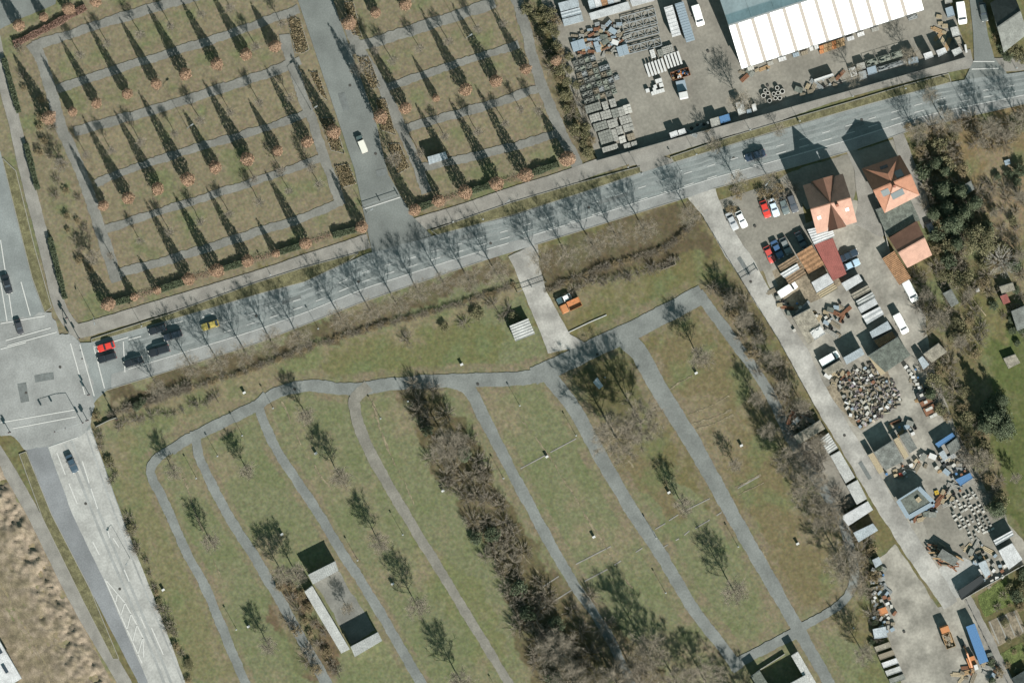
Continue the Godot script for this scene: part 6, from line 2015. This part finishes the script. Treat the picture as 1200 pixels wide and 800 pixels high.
	for t in [[[1074, 461, 1082, 458, 1086, 466, 1077, 470], mats.dark_steel, "black open skip with white scrap"], [[1078, 472, 1090, 465, 1093, 470, 1081, 477], mats.rusty, "red-brown skip next to the black one"], [[1082, 479, 1094, 473, 1098, 482, 1086, 488], mats.rusty, "rust-brown skip full of grey scrap"]]:
		block(t[0], 1.3, t[1], "skip", t[2] + " at the eastern side of the court", "skip", "skips of the scrap court")
	for q in [[1080, 463], [1085, 471], [1087, 480], [1091, 478], [1092, 488], [1096, 486]]:
		goods("scrap_box", ab, mats.stone_white, q[0], q[1], 0.4, "white piece of scrap lying in or by the skips", "scrap piece", "scrap in the skips", Vector3(1.2, 0.8, 1.0), 0.9)
	# --- clutter along the edges of the yards
	var barrel := MB.new()
	barrel.tube(Vector3.ZERO, Vector3(0, 0.9, 0), 0.3, 0.3, 12, true)
	var tyres := MB.new()
	for y in 3:
		for i in 12:
			var a0 := TAU * i / 12
			var a1 := TAU * (i + 1) / 12
			tyres.tube(Vector3(cos(a0) * 0.28, 0.12 + y * 0.22, sin(a0) * 0.28), Vector3(cos(a1) * 0.28, 0.12 + y * 0.22, sin(a1) * 0.28), 0.11, 0.11, 6)
	var pall := MB.new()
	for y in 3:
		for i in 6:
			pall.box(Vector3(0, 0.13 + y * 0.15, -0.35 + i * 0.14), Vector3(1.2, 0.03, 0.1))
		for i in 3:
			pall.box(Vector3(-0.5 + i * 0.5, 0.06 + y * 0.15, 0), Vector3(0.1, 0.1, 0.8))
	var planks := MB.new()
	for i in 9:
		planks.box(Vector3(rng.randf_range(-0.2, 0.2), 0.05 + 0.07 * (i / 3), -0.3 + 0.3 * (i % 3)), Vector3(rng.randf_range(1.8, 3.0), 0.06, 0.24), Basis(Vector3.UP, rng.randf_range(-0.06, 0.06)))
	var pipes := MB.new()
	for i in 6:
		pipes.tube(Vector3(-1.6, 0.12 + 0.2 * (i / 4), -0.36 + 0.22 * (i % 4)), Vector3(1.6, 0.12 + 0.2 * (i / 4), -0.36 + 0.22 * (i % 4)), 0.1, 0.1, 8, true)
	var kinds := [["barrel", barrel.mesh(), [mats.blue, mats.rusty, mats.galv], ["blue", "rusty", "zinc"], "barrel"], ["tyre_stack", tyres.mesh(), [mats.tyre], ["black"], "tyre stack"], ["pallet_stack", pall.mesh(), [mats.wood_grey, mats.wood_pale], ["weathered", "pale"], "pallet stack"], ["plank_pile", planks.mesh(), [mats.wood_grey, mats.wood_pale, mats.wood], ["weathered", "pale", "light brown"], "plank pile"], ["pipe_bundle", pipes.mesh(), [mats.galv, mats.stone, mats.rusty], ["zinc", "grey", "rusty"], "pipe bundle"], ["covered_pile", stack_mesh(991, 1.6, 1.1, 0.7, 0.9), [mats.blue_pale, mats.stone_dark, mats.roof_felt, mats.plastic_white], ["bluish", "grey", "dark green", "white"], "covered pile"]]
	for z in [[[905, 340, 925, 345, 945, 358, 930, 372, 915, 360], 5.0, "by the low sheds below the car park"], [[950, 372, 985, 352, 996, 372, 984, 400, 966, 386], 5.0, "in the court beside the tan boarded building"], [[970, 440, 990, 432, 996, 444, 976, 452], 4.4, "at the head of the scrap heap"],
			[[1040, 498, 1060, 488, 1078, 500, 1064, 506, 1046, 512], 5.0, "in front of the grey workshop"], [[1036, 556, 1050, 550, 1096, 526, 1104, 536, 1060, 562], 4.6, "in the lane between the two workshops"], [[1100, 538, 1126, 534, 1134, 552, 1118, 562, 1104, 556], 4.6, "round the grey corrugated hut"], [[1092, 586, 1112, 568, 1130, 572, 1112, 592], 4.4, "beside the blue-edged workshop"],
			[[1064, 606, 1094, 592, 1100, 600, 1070, 614], 4.4, "along the wall of the blue-edged workshop"], [[1126, 640, 1150, 634, 1164, 650, 1144, 660], 5.0, "between the stone rows and the timber shelter"], [[1022, 668, 1036, 666, 1040, 690, 1024, 690], 4.6, "at the top corner of the lorry yard"], [[1150, 770, 1160, 766, 1172, 796, 1160, 800], 4.6, "behind the blue trailer"],
			[[1120, 790, 1136, 780, 1142, 800, 1124, 800], 5.0, "near the excavator"], [[924, 490, 942, 482, 950, 490, 934, 502], 4.4, "behind the weathered flat-roofed shed"], [[1056, 430, 1072, 424, 1096, 470, 1090, 490, 1080, 470], 5.0, "along the eastern side of the scrap court"], [[700, 30, 720, 26, 722, 60, 704, 62], 5.0, "among the leftover material of the storage yard"],
			[[930, 104, 990, 86, 992, 96, 934, 114], 5.0, "under the yard fence"], [[806, 150, 830, 142, 832, 150, 808, 158], 4.6, "under the yard fence near the grey box"], [[1096, 20, 1106, 18, 1112, 52, 1102, 54], 6.0, "at the eastern edge of the storage yard"], [[870, 84, 900, 76, 902, 82, 872, 90], 5.0, "at the corner of the hall"], [[1030, 410, 1040, 402, 1050, 400, 1036, 412], 4.4, "by the garages"]]:
		for q in inside_points(z[0], z[1], 90, int(z[0][0])):
			var kd: Array = kinds[rng.randi() % 6]
			var mi := rng.randi() % int(kd[2].size())
			goods(kd[0], kd[1], kd[2][mi], q.x, q.y, rng.randf_range(-0.7, 1.2), kd[3][mi] + " " + kd[4] + " " + z[2], kd[4], "clutter in the yards", Vector3.ONE * rng.randf_range(0.8, 1.2))
	# --- rows of stone blocks
	var sbm := [stack_mesh(950, 0.62, 0.5, 0.55, 0.7), stack_mesh(951, 0.9, 0.5, 0.4, 0.5), stack_mesh(952, 0.6, 0.6, 0.8, 0.7)]
	var sx := Vector2(0.87, -0.5)
	var sz := Vector2(0.46, 0.89)
	for j in 12:
		for i in 7:
			rng.seed = j * 57 + i * 3 + 5
			if rng.randf() < 0.16 or (j > 8 and i < 1):
				continue
			var q := Vector2(1113, 592) + sx * (i * 5.3 + rng.randf_range(-0.7, 0.7)) + sz * (j * 4.4 + rng.randf_range(-0.7, 0.7))
			var mi := rng.randi() % 4
			goods("stone_block", sbm[rng.randi() % 3], [mats.stone_white, mats.stone_white, mats.stone, mats.stone_dark][mi], q.x, q.y, deg_to_rad(30.0) + rng.randf_range(-0.1, 0.1), ["whitish", "white", "grey", "dark grey"][mi] + " stone block in the mason's rows beside the yard", "stone block", "stone blocks set out in rows")
	# --- timber and junk by the drive
	rng.seed = 120
	var lg := stack_mesh(960, 2.2, 0.35, 0.35, 2.5)
	for q in inside_points([1084, 640, 1100, 634, 1126, 654, 1120, 668, 1098, 660], 3.4, 120, 120):
		var mi := rng.randi() % 3
		goods("timber", lg, [mats.wood, mats.wood_grey, mats.rusty][mi], q.x, q.y, rng.randf_range(-0.9, 0.3), ["light", "weathered", "reddish"][mi] + " beam lying in the heap under the timber shelter", "timber", "beams by the timber shelter", Vector3(rng.randf_range(0.5, 1.1), 1, 1), rng.randf_range(0.05, 0.7))
	for q in inside_points([1140, 655, 1168, 645, 1184, 668, 1160, 690, 1146, 680], 5.0, 80, 121):
		goods("scrap_box", ab, am[rng.randi() % 6], q.x, q.y, rng.randf(), "assorted box beside the square white building", "box", "boxes by the white building", Vector3(1.2, 1.0, 1.0), 0.05)
	for q in inside_points([1022, 690, 1040, 694, 1050, 720, 1046, 744, 1026, 740], 4.6, 120, 122):
		var mi := rng.randi() % 6
		goods("scrap_box", ab, am[mi], q.x, q.y, rng.randf(), an[mi] + " item in the clutter along the western edge of the lorry yard", "scrap piece", "clutter of the lorry yard", Vector3(rng.randf_range(0.8, 1.7), 1.0, rng.randf_range(0.7, 1.3)), 0.05)
	block([1029, 714, 1038, 711, 1041, 718, 1032, 721], 1.2, mats.orange, "skip", "faded orange skip in the clutter of the lorry yard", "skip")
	block([1023, 737, 1038, 734, 1040, 746, 1025, 748], 1.8, mats.roof_blue, "site_box", "pale blue box in the clutter of the lorry yard", "site box")
	for i in 5:
		block([1025 + i * 4.2, 758 + i * 9.4, 1042 + i * 4.2, 752 + i * 9.4, 1044.5 + i * 4.2, 757.5 + i * 9.4, 1027.5 + i * 4.2, 763.5 + i * 9.4], 1.6, [mats.roof_beige, mats.wood_grey, mats.roof_white, mats.roof_fibre, mats.stone_dark][i], "flat_trailer", ["tan", "weathered brown", "white", "greyish white", "dark grey"][i] + " flat trailer parked slantwise by the lorry yard", "trailer", "flat trailers by the lorry yard")
	goods("yellow_ring", stack_mesh(970, 1.0, 1.0, 0.3, 0.5), mats.yellow, 1098, 577, 0.3, "yellow coil lying by the blue-edged workshop", "coil", "", Vector3.ONE, 0.1)
	goods("yellow_ring", stack_mesh(971, 1.1, 1.1, 0.3, 0.5), mats.wood_pale, 1076, 585, 0.7, "pale coil lying on the roof of the blue-edged workshop", "coil", "", Vector3.ONE, 4.35)
	block([1096, 520, 1116, 507, 1119, 511, 1100, 524], 2.4, mats.blue, "container", "long blue container behind the works yard", "container")
	block([1120, 562, 1137, 554, 1140, 560, 1126, 569], 1.2, mats.blue, "tarpaulin_stack", "stack under a bright blue tarpaulin beside the stone rows", "stack")
	block([1123, 692, 1150, 674, 1154, 680, 1127, 702], 2.4, mats.dark_steel, "container", "dark container closing the end of the drive", "container")
	for t in [[1056, 556, mats.tarp_red], [1060, 554, mats.plastic_white], [1050, 557, mats.wood_pale], [1068, 545, mats.plastic_white], [1074, 540, mats.wood_pale], [1080, 534, mats.stone_white], [1070, 508, mats.plastic_white], [1098, 548, mats.stone_white], [1090, 588, mats.plastic_white], [1082, 533, mats.blue_pale], [1107, 545, mats.dark_steel], [1118, 545, mats.stone_white], [1120, 552, mats.dark_steel]]:
		goods("scrap_box", ab, t[2], t[0], t[1], rng.randf(), "loose item standing about the workshops of the yard", "box", "loose items by the workshops", Vector3(1.3, 1.1, 1.1), 0.05)
	goods("white_rack", crate_mesh(980, 2.2, 3.0, 0.4), mats.plastic_white, 958, 390, deg_to_rad(-58.0), "white slatted rack on the tan boarded building", "rack", "", Vector3.ONE, 4.0)
	for q in [[957, 370], [972, 376], [931, 387], [938, 360], [968, 372]]:
		goods("scrap_box", ab, mats.stone_white, q[0], q[1], 0.5, "pale box beside the tan boarded building", "box", "boxes by the boarded building", Vector3.ONE, 0.05)
	goods("blue_tub", stack_mesh(985, 1.4, 1.2, 0.5, 0.5), mats.blue_pale, 1181, 190, 0.3, "light blue tub in the dry garden near the street", "tub", "", Vector3.ONE, 0.02)
	goods("garden_bench", stack_mesh(986, 0.9, 0.8, 0.5, 0.5), mats.plastic_white, 1146, 340, 0.3, "white garden seat in the shade of the allotments", "seat", "", Vector3.ONE, 0.02)
	# vegetable plot dividers
	for i in 4:
		var mb := MB.new()
		mb.bar(P(1160 + i * 9.5, 728 - i * 4.0, 0.08), P(1171 + i * 9.5, 754 - i * 4.5, 0.08), 0.3, 0.14)
		struct("plot_edging", mb, mats.kerb)

func fences() -> void:
	# solid board fence of the storage yard
	var line := [700, 188, 800, 160, 900, 133, 1000, 105, 1060, 88, 1132, 67]
	var o := thing("yard_fence", "tall dark board fence between the storage yard and the footway", "fence", "", P(700, 188))
	var l := flat(line)
	for i in l.size() - 1:
		var k := int((l[i + 1] - l[i]).length() / 2.4)
		for j in k:
			var a := l[i].lerp(l[i + 1], float(j) / k) - l[0]
			var b := l[i].lerp(l[i + 1], float(j + 1) / k) - l[0]
			var pb := MB.new()
			pb.bar(v3(a, 1.05), v3(b.lerp(a, 0.02), 1.05), 0.05, 1.9)
			part("panel", pb, mats.fence, o)
			var sb := MB.new()
			sb.box(v3(a, 1.05), Vector3(0.12, 2.2, 0.12))
			part("post", sb, mats.fence, o)
	# bar gates
	for g in [[[606, 342, 640, 330], "tall framed gate across the pale driveway by the street"], [[869, 328, 888, 316], "white barrier gate across the works drive"], [[424, 242, 466, 228], "lifting barrier pole across the side street near its stop line"]]:
		var a := P(g[0][0], g[0][1], 0.1)
		var b := P(g[0][2], g[0][3], 0.1)
		var go := thing("gate", g[1], "gate", "", a)
		b -= a
		for t in [0.0, 0.5, 1.0]:
			var pb := MB.new()
			pb.box(b * t + Vector3(0, 0.75, 0), Vector3(0.16, 1.6, 0.16))
			part("post", pb, mats.dark_steel, go)
		for y in ([0.5, 1.4] if g[0][0] != 424 else [1.0]):
			var rb := MB.new()
			rb.bar(Vector3(0, y, 0), b + Vector3(0, y, 0), 0.08, 0.08)
			part("rail", rb, mats.galv, go)
		for i in (14 if g[0][0] != 424 else 0):
			var bb := MB.new()
			bb.bar(b * (i + 0.5) / 14.0 + Vector3(0, 0.5, 0), b * (i + 0.5) / 14.0 + Vector3(0, 1.4, 0), 0.04, 0.04)
			part("bar", bb, mats.galv, go)
	# wire fences and low walls, thin lines from above
	for f in [[[112, 500, 128, 492, 137, 489], "short pale wall at the corner of the crossing", mats.kerb, 0.9], [[667, 389, 690, 378, 711, 369], "low white rail at the edge of the grass near the orange lorry", mats.white_line, 0.25], [[776, 316, 792, 310, 790, 300], "angled timber edge of the resting place on the bank", mats.wood_grey, 0.6],
			[[887, 787, 920, 766], "low wall joining the two buildings at the path crossing", mats.stone, 0.9], [[1128, 703, 1150, 690, 1200, 662], "low pale wall along the allotment lawn", mats.stone, 1.0], [[1133, 703, 1168, 775, 1190, 815], "wire fence beside the track to the allotments", mats.dark_steel, 1.2], [[826, 258, 872, 333, 915, 402, 966, 496], "wire fence along the western edge of the works drive", mats.dark_steel, 1.5], [[1016, 196, 1030, 240, 1042, 292], "low wall between the courtyard and the star-roofed house", mats.stone, 1.0], [[1122, 300, 1140, 350, 1156, 370], "low plank edging of the garden path", mats.wood_pale, 0.4]]:
		var p := flat(f[0])
		var wo := thing("low_fence", f[1], "fence", "", v3(p[0], 0.05))
		for i in p.size() - 1:
			var a := p[i] - p[0]
			var b := p[i + 1] - p[0]
			var k := maxi(1, int((b - a).length() / 2.5))
			for j in k:
				var sb := MB.new()
				sb.box(v3(a.lerp(b, float(j) / k), f[3] * 0.5), Vector3(0.12, f[3], 0.12))
				part("post", sb, f[2], wo)
			var rb := MB.new()
			var solid: bool = f[2] != mats.dark_steel
			rb.bar(v3(a, f[3] * (0.5 if solid else 0.95)), v3(b, f[3] * (0.5 if solid else 0.95)), 0.18 if solid else 0.04, f[3] * (0.9 if solid else 0.05))
			part("rail", rb, f[2], wo)

func traffic() -> void:
	var hatch := car_proto("hatch")
	var est := car_proto("estate")
	var sal := car_proto("saloon")
	var van := car_proto("van")
	var black := Color(0.012, 0.013, 0.016)
	var white := Color(0.72, 0.72, 0.70)
	var silver := Color(0.30, 0.31, 0.32)
	var red := Color(0.42, 0.03, 0.02)
	wheel_y = road_y
	var q := "cars waiting at the crossing"
	drive(hatch, 124, 406, 163, red, "red hatchback waiting at the stop line", q)
	drive(est, 125, 419, 163, black, "black car at the stop line beside the red hatchback", q)
	drive(sal, 156, 424, 163, black, "black car alone in the outer lane before the crossing", q)
	drive(est, 186, 411, 163, black, "large black car following in the outer lane", q, 1.12)
	drive(hatch, 184, 386, 163, black, "black car abreast of another in the inner queue", q)
	drive(est, 202, 393, 163, Color(0.02, 0.025, 0.035), "dark blue car close behind the inner queue", q)
	drive(hatch, 246, 381, 163, Color(0.30, 0.235, 0.06), "yellow car last in the inner queue", q)
	drive(sal, 8, 333, 75, black, "black car coming down the crossing road", "")
	drive(hatch, 22, 383, 75, Color(0.03, 0.03, 0.035), "dark car turning at the crossing road", "", 0.85)
	drive(sal, 84, 543, 66, Color(0.03, 0.05, 0.07), "dark teal car driving south on the pale road", "")
	drive(sal, 885, 182, 163, Color(0.02, 0.03, 0.05), "dark blue car driving along the main street near the houses", "", 1.1)
	drive(van, 424, 169, 248, Color(0.46, 0.45, 0.40), "cream van driving up the side street", "", 0.86)
	drive(est, 1153, 14, 80, Color(0.05, 0.06, 0.06), "dark car parked on the short side street", "")
	wheel_y = 0.05
	drive(van, 818, 18, 73, white, "white delivery van parked in the storage yard", "", 1.05)
	drive(van, 1127, 15, 82, white, "white van parked outside the yard corner", "", 1.1)
	q = "cars in the small car park"
	drive(sal, 858, 259, 64, silver, "silver grey car at the open end of the upper row", q)
	drive(hatch, 869, 257, 64, white, "white car next to the silver grey one", q)
	drive(hatch, 897, 245, 70, red, "red car in the upper row of the small car park", q)
	drive(sal, 907, 243, 70, Color(0.42, 0.5, 0.58), "light blue car next to the red car", q)
	drive(hatch, 919, 241, 70, Color(0.09, 0.11, 0.11), "dark green-grey car in the upper row", q)
	drive(est, 929, 238, 70, Color(0.06, 0.065, 0.075), "dark grey estate car at the closed end of the upper row", q)
	drive(hatch, 902, 298, 64, Color(0.36, 0.05, 0.04), "dull red car in the shaded lower row", q)
	drive(sal, 911, 292, 64, Color(0.04, 0.08, 0.16), "blue car in the shaded lower row", q)
	drive(hatch, 921, 288, 64, Color(0.14, 0.15, 0.15), "grey car in the shaded lower row", q)
	drive(hatch, 939, 281, 64, Color(0.05, 0.06, 0.07), "dark car in the shade against the house", q)
	drive(sal, 995, 299, 335, Color(0.02, 0.03, 0.045), "dark blue car beside the red workshop", "")
	drive(hatch, 998, 310, 335, Color(0.28, 0.38, 0.46), "light blue car beside the red workshop", "")
	drive(van, 923, 339, 327, white, "white van by the low brown shed", "")
	drive(van, 972, 420, 330, white, "white van with a blue cab area behind the flat shed", "")
	drive(van, 1067, 341, 62, Color(0.55, 0.56, 0.55), "pale grey van parked beside the garden path", "", 1.1)
	drive(van, 1056, 379, 62, Color(0.62, 0.62, 0.6), "off-white van behind the garage row", "", 1.05)
	drive(est, 1092, 270, 65, black, "black car in the deep shade by the rear house", "")
	truck(669, 358, 155, 5.2, mats.orange, mats.orange, null, true, "orange tipper lorry beside the gated driveway")
	drive(hatch, 661, 350, 155, white, "white car standing beside the orange tipper lorry", "", 0.85)
	truck(1110.5, 746, 250, 5.6, mats.orange, mats.wood, mats.wood_grey, true, "faded orange flatbed lorry in the lorry yard")
	trailer(1145, 754, 70, 9.4, 2.2, mats.blue, "long bright blue trailer at the eastern edge of the lorry yard")
	trailer(802.5, 26, 73, 9.4, 2.1, mats.blue_pale, "pale blue ribbed trailer in the storage yard", 0.6)
	trailer(788, 25, 74, 7.2, 2.1, mats.roof_white, "whitish pink trailer loaded to the top, next to the blue ribbed trailer", 0.9)
	# excavator with folded boom
	var ex := thing("excavator", "orange wheeled excavator with a folded boom beside the blue trailer", "excavator", "", P(1140, 778, 0.05), deg_to_rad(-70))
	var eb := MB.new()
	eb.box(Vector3(-0.6, 1.3, 0), Vector3(2.4, 1.1, 2.0))
	part("engine_housing", eb, mats.orange, ex)
	var ec := MB.new()
	ec.box(Vector3(0.9, 1.9, -0.5), Vector3(1.2, 1.6, 0.9))
	part("cab", ec, mats.plastic_white, ex)
	var bm := MB.new()
	bm.bar(Vector3(0.6, 1.9, 0.4), Vector3(-3.0, 3.2, 0.4), 0.35, 0.45)
	part("boom", bm, mats.orange, ex)
	var am := MB.new()
	am.bar(Vector3(-3.0, 3.2, 0.4), Vector3(-4.6, 1.2, 0.4), 0.3, 0.35)
	var arm := part("arm", am, mats.orange, ex)
	var bk := MB.new()
	bk.box(Vector3(-4.7, 0.8, 0.4), Vector3(0.7, 0.7, 0.9))
	part("bucket", bk, mats.dark_steel, arm)
	for s in [-1.0, 1.0]:
		for x in [-1.3, 1.1]:
			var wh := MB.new()
			wh.tube(Vector3(x, 0.5, s * 0.75), Vector3(x, 0.5, s * 1.05), 0.5, 0.5, 14, true)
			part("wheel", wh, mats.tyre, ex)

func furniture() -> void:
	var tall := lamp_proto(7.0, 1.2)
	var low := lamp_proto(4.6, 0.0)
	var lg := "lamps along the lawn paths"
	for t in [[446, 490], [478, 470], [609, 475], [255, 534], [284, 510], [709, 442], [675, 510], [419, 656], [780, 694], [865, 640], [769, 630], [277, 737], [588, 818], [590, 560], [320, 478], [230, 560], [472, 626], [1000, 735]]:
		copy(low, P(t[0], t[1]), 0.0, Vector3.ONE, "post-top lamp beside a tarred path on the southern lawns", lg)
	for t in [[166, 382], [317, 322], [373, 385], [531, 260], [566, 257], [736, 196], [816, 181], [879, 152], [937, 142], [999, 113], [1061, 104], [1191, 80], [752, 204], [798, 200]]:
		copy(low, P(t[0], t[1], 0.1), 0.0, Vector3.ONE, "post-top lamp on the footway side of the main street", "lamps along the main street")
	for t in [[1135, 132], [902, 211], [152, 654], [110, 372], [960, 186]]:
		copy(tall, P(t[0], t[1], 0.1), rng.randf() * TAU, Vector3.ONE, "tall arm lamp leaning over the carriageway", "arm lamps over the roads")
	for t in [[220, 151], [546, 46], [590, 240], [430, 250], [365, 130]]:
		copy(tall, P(t[0], t[1], 0.02), 0.6, Vector3(1, 1.3, 1), "tall lamp standing among the narrow trees of the tree ground", "lamps of the tree ground")
	var cab := cabinet_proto()
	for t in [[816, 437], [641, 535], [696, 629], [784, 577], [460, 684], [370, 531], [519, 575], [541, 427], [286, 460], [191, 691], [291, 734], [935, 637], [869, 522], [330, 626]]:
		copy(cab, P(t[0], t[1]), 0.52, Vector3(0.65, 0.7, 0.75), "small white power cabinet standing on the southern lawns", "power cabinets on the lawns")
	signal_post(96, 495, 6.0, Vector2(-6.2, 2.1), "signal mast with a long arm over the southern approach of the crossing")
	signal_post(102, 492, 3.2, Vector2.ZERO, "signal post at the corner next to the southern signal mast")
	signal_post(11, 506, 3.4, Vector2.ZERO, "signal post at the corner by the sand field")
	signal_post(137, 491, 5.6, Vector2.ZERO, "taller signal post behind the low pale wall")
	signal_post(92, 396, 6.0, Vector2(1.0, 4.8), "signal mast with an arm over the queue of waiting cars")
	signal_post(104, 462, 4.0, Vector2.ZERO, "signal post on the crossing refuge beside the stop lines")
	signal_post(78, 372, 3.4, Vector2.ZERO, "signal post at the end of the footway hedge")

func _ready() -> void:
	# camera
	var cam := Camera3D.new()
	cam.name = "camera"
	add_child(cam)
	cam.position = Vector3(0, 2500, 0)
	cam.rotation_degrees = Vector3(-90, 0, 0)
	cam.fov = rad_to_deg(2.0 * atan(80.0 / 2500.0))
	cam.near = 10.0
	cam.far = 9000.0
	cam.current = true
	# sky
	var sm := ProceduralSkyMaterial.new()
	sm.sky_top_color = Color(0.33, 0.455, 0.485)
	sm.sky_horizon_color = Color(0.64, 0.715, 0.705)
	sm.sky_curve = 0.2
	sm.ground_bottom_color = Color(0.30, 0.29, 0.26)
	sm.ground_horizon_color = Color(0.55, 0.58, 0.60)
	sm.energy_multiplier = 0.7
	var env := Environment.new()
	env.background_mode = Environment.BG_SKY
	env.sky = Sky.new()
	env.sky.sky_material = sm
	env.tonemap_mode = Environment.TONE_MAPPER_LINEAR
	env.tonemap_exposure = 2.4
	env.sdfgi_enabled = true
	env.ssao_enabled = true
	env.ssil_enabled = true
	var we := WorldEnvironment.new()
	we.name = "world_environment"
	we.environment = env
	add_child(we)
	# sun: from the south-south-east, 37 degrees high
	var sun := DirectionalLight3D.new()
	sun.name = "sun"
	var el := deg_to_rad(37.0)
	sun.basis = Basis.looking_at(Vector3(-0.49 * cos(el), -sin(el), -0.872 * cos(el)), Vector3.UP)
	sun.light_energy = 1.35
	sun.light_color = Color(1.0, 0.985, 0.955)
	sun.light_angular_distance = 0.5
	sun.shadow_enabled = true
	add_child(sun)
	nz.seed = 7
	nz.frequency = 0.02
	nz.fractal_octaves = 4
	make_materials()
	ground_sheet()
	sand_field()
	roads()
	hall()
	houses()
	sheds()
	fences()
	vegetation()
	yard_goods()
	traffic()
	furniture()
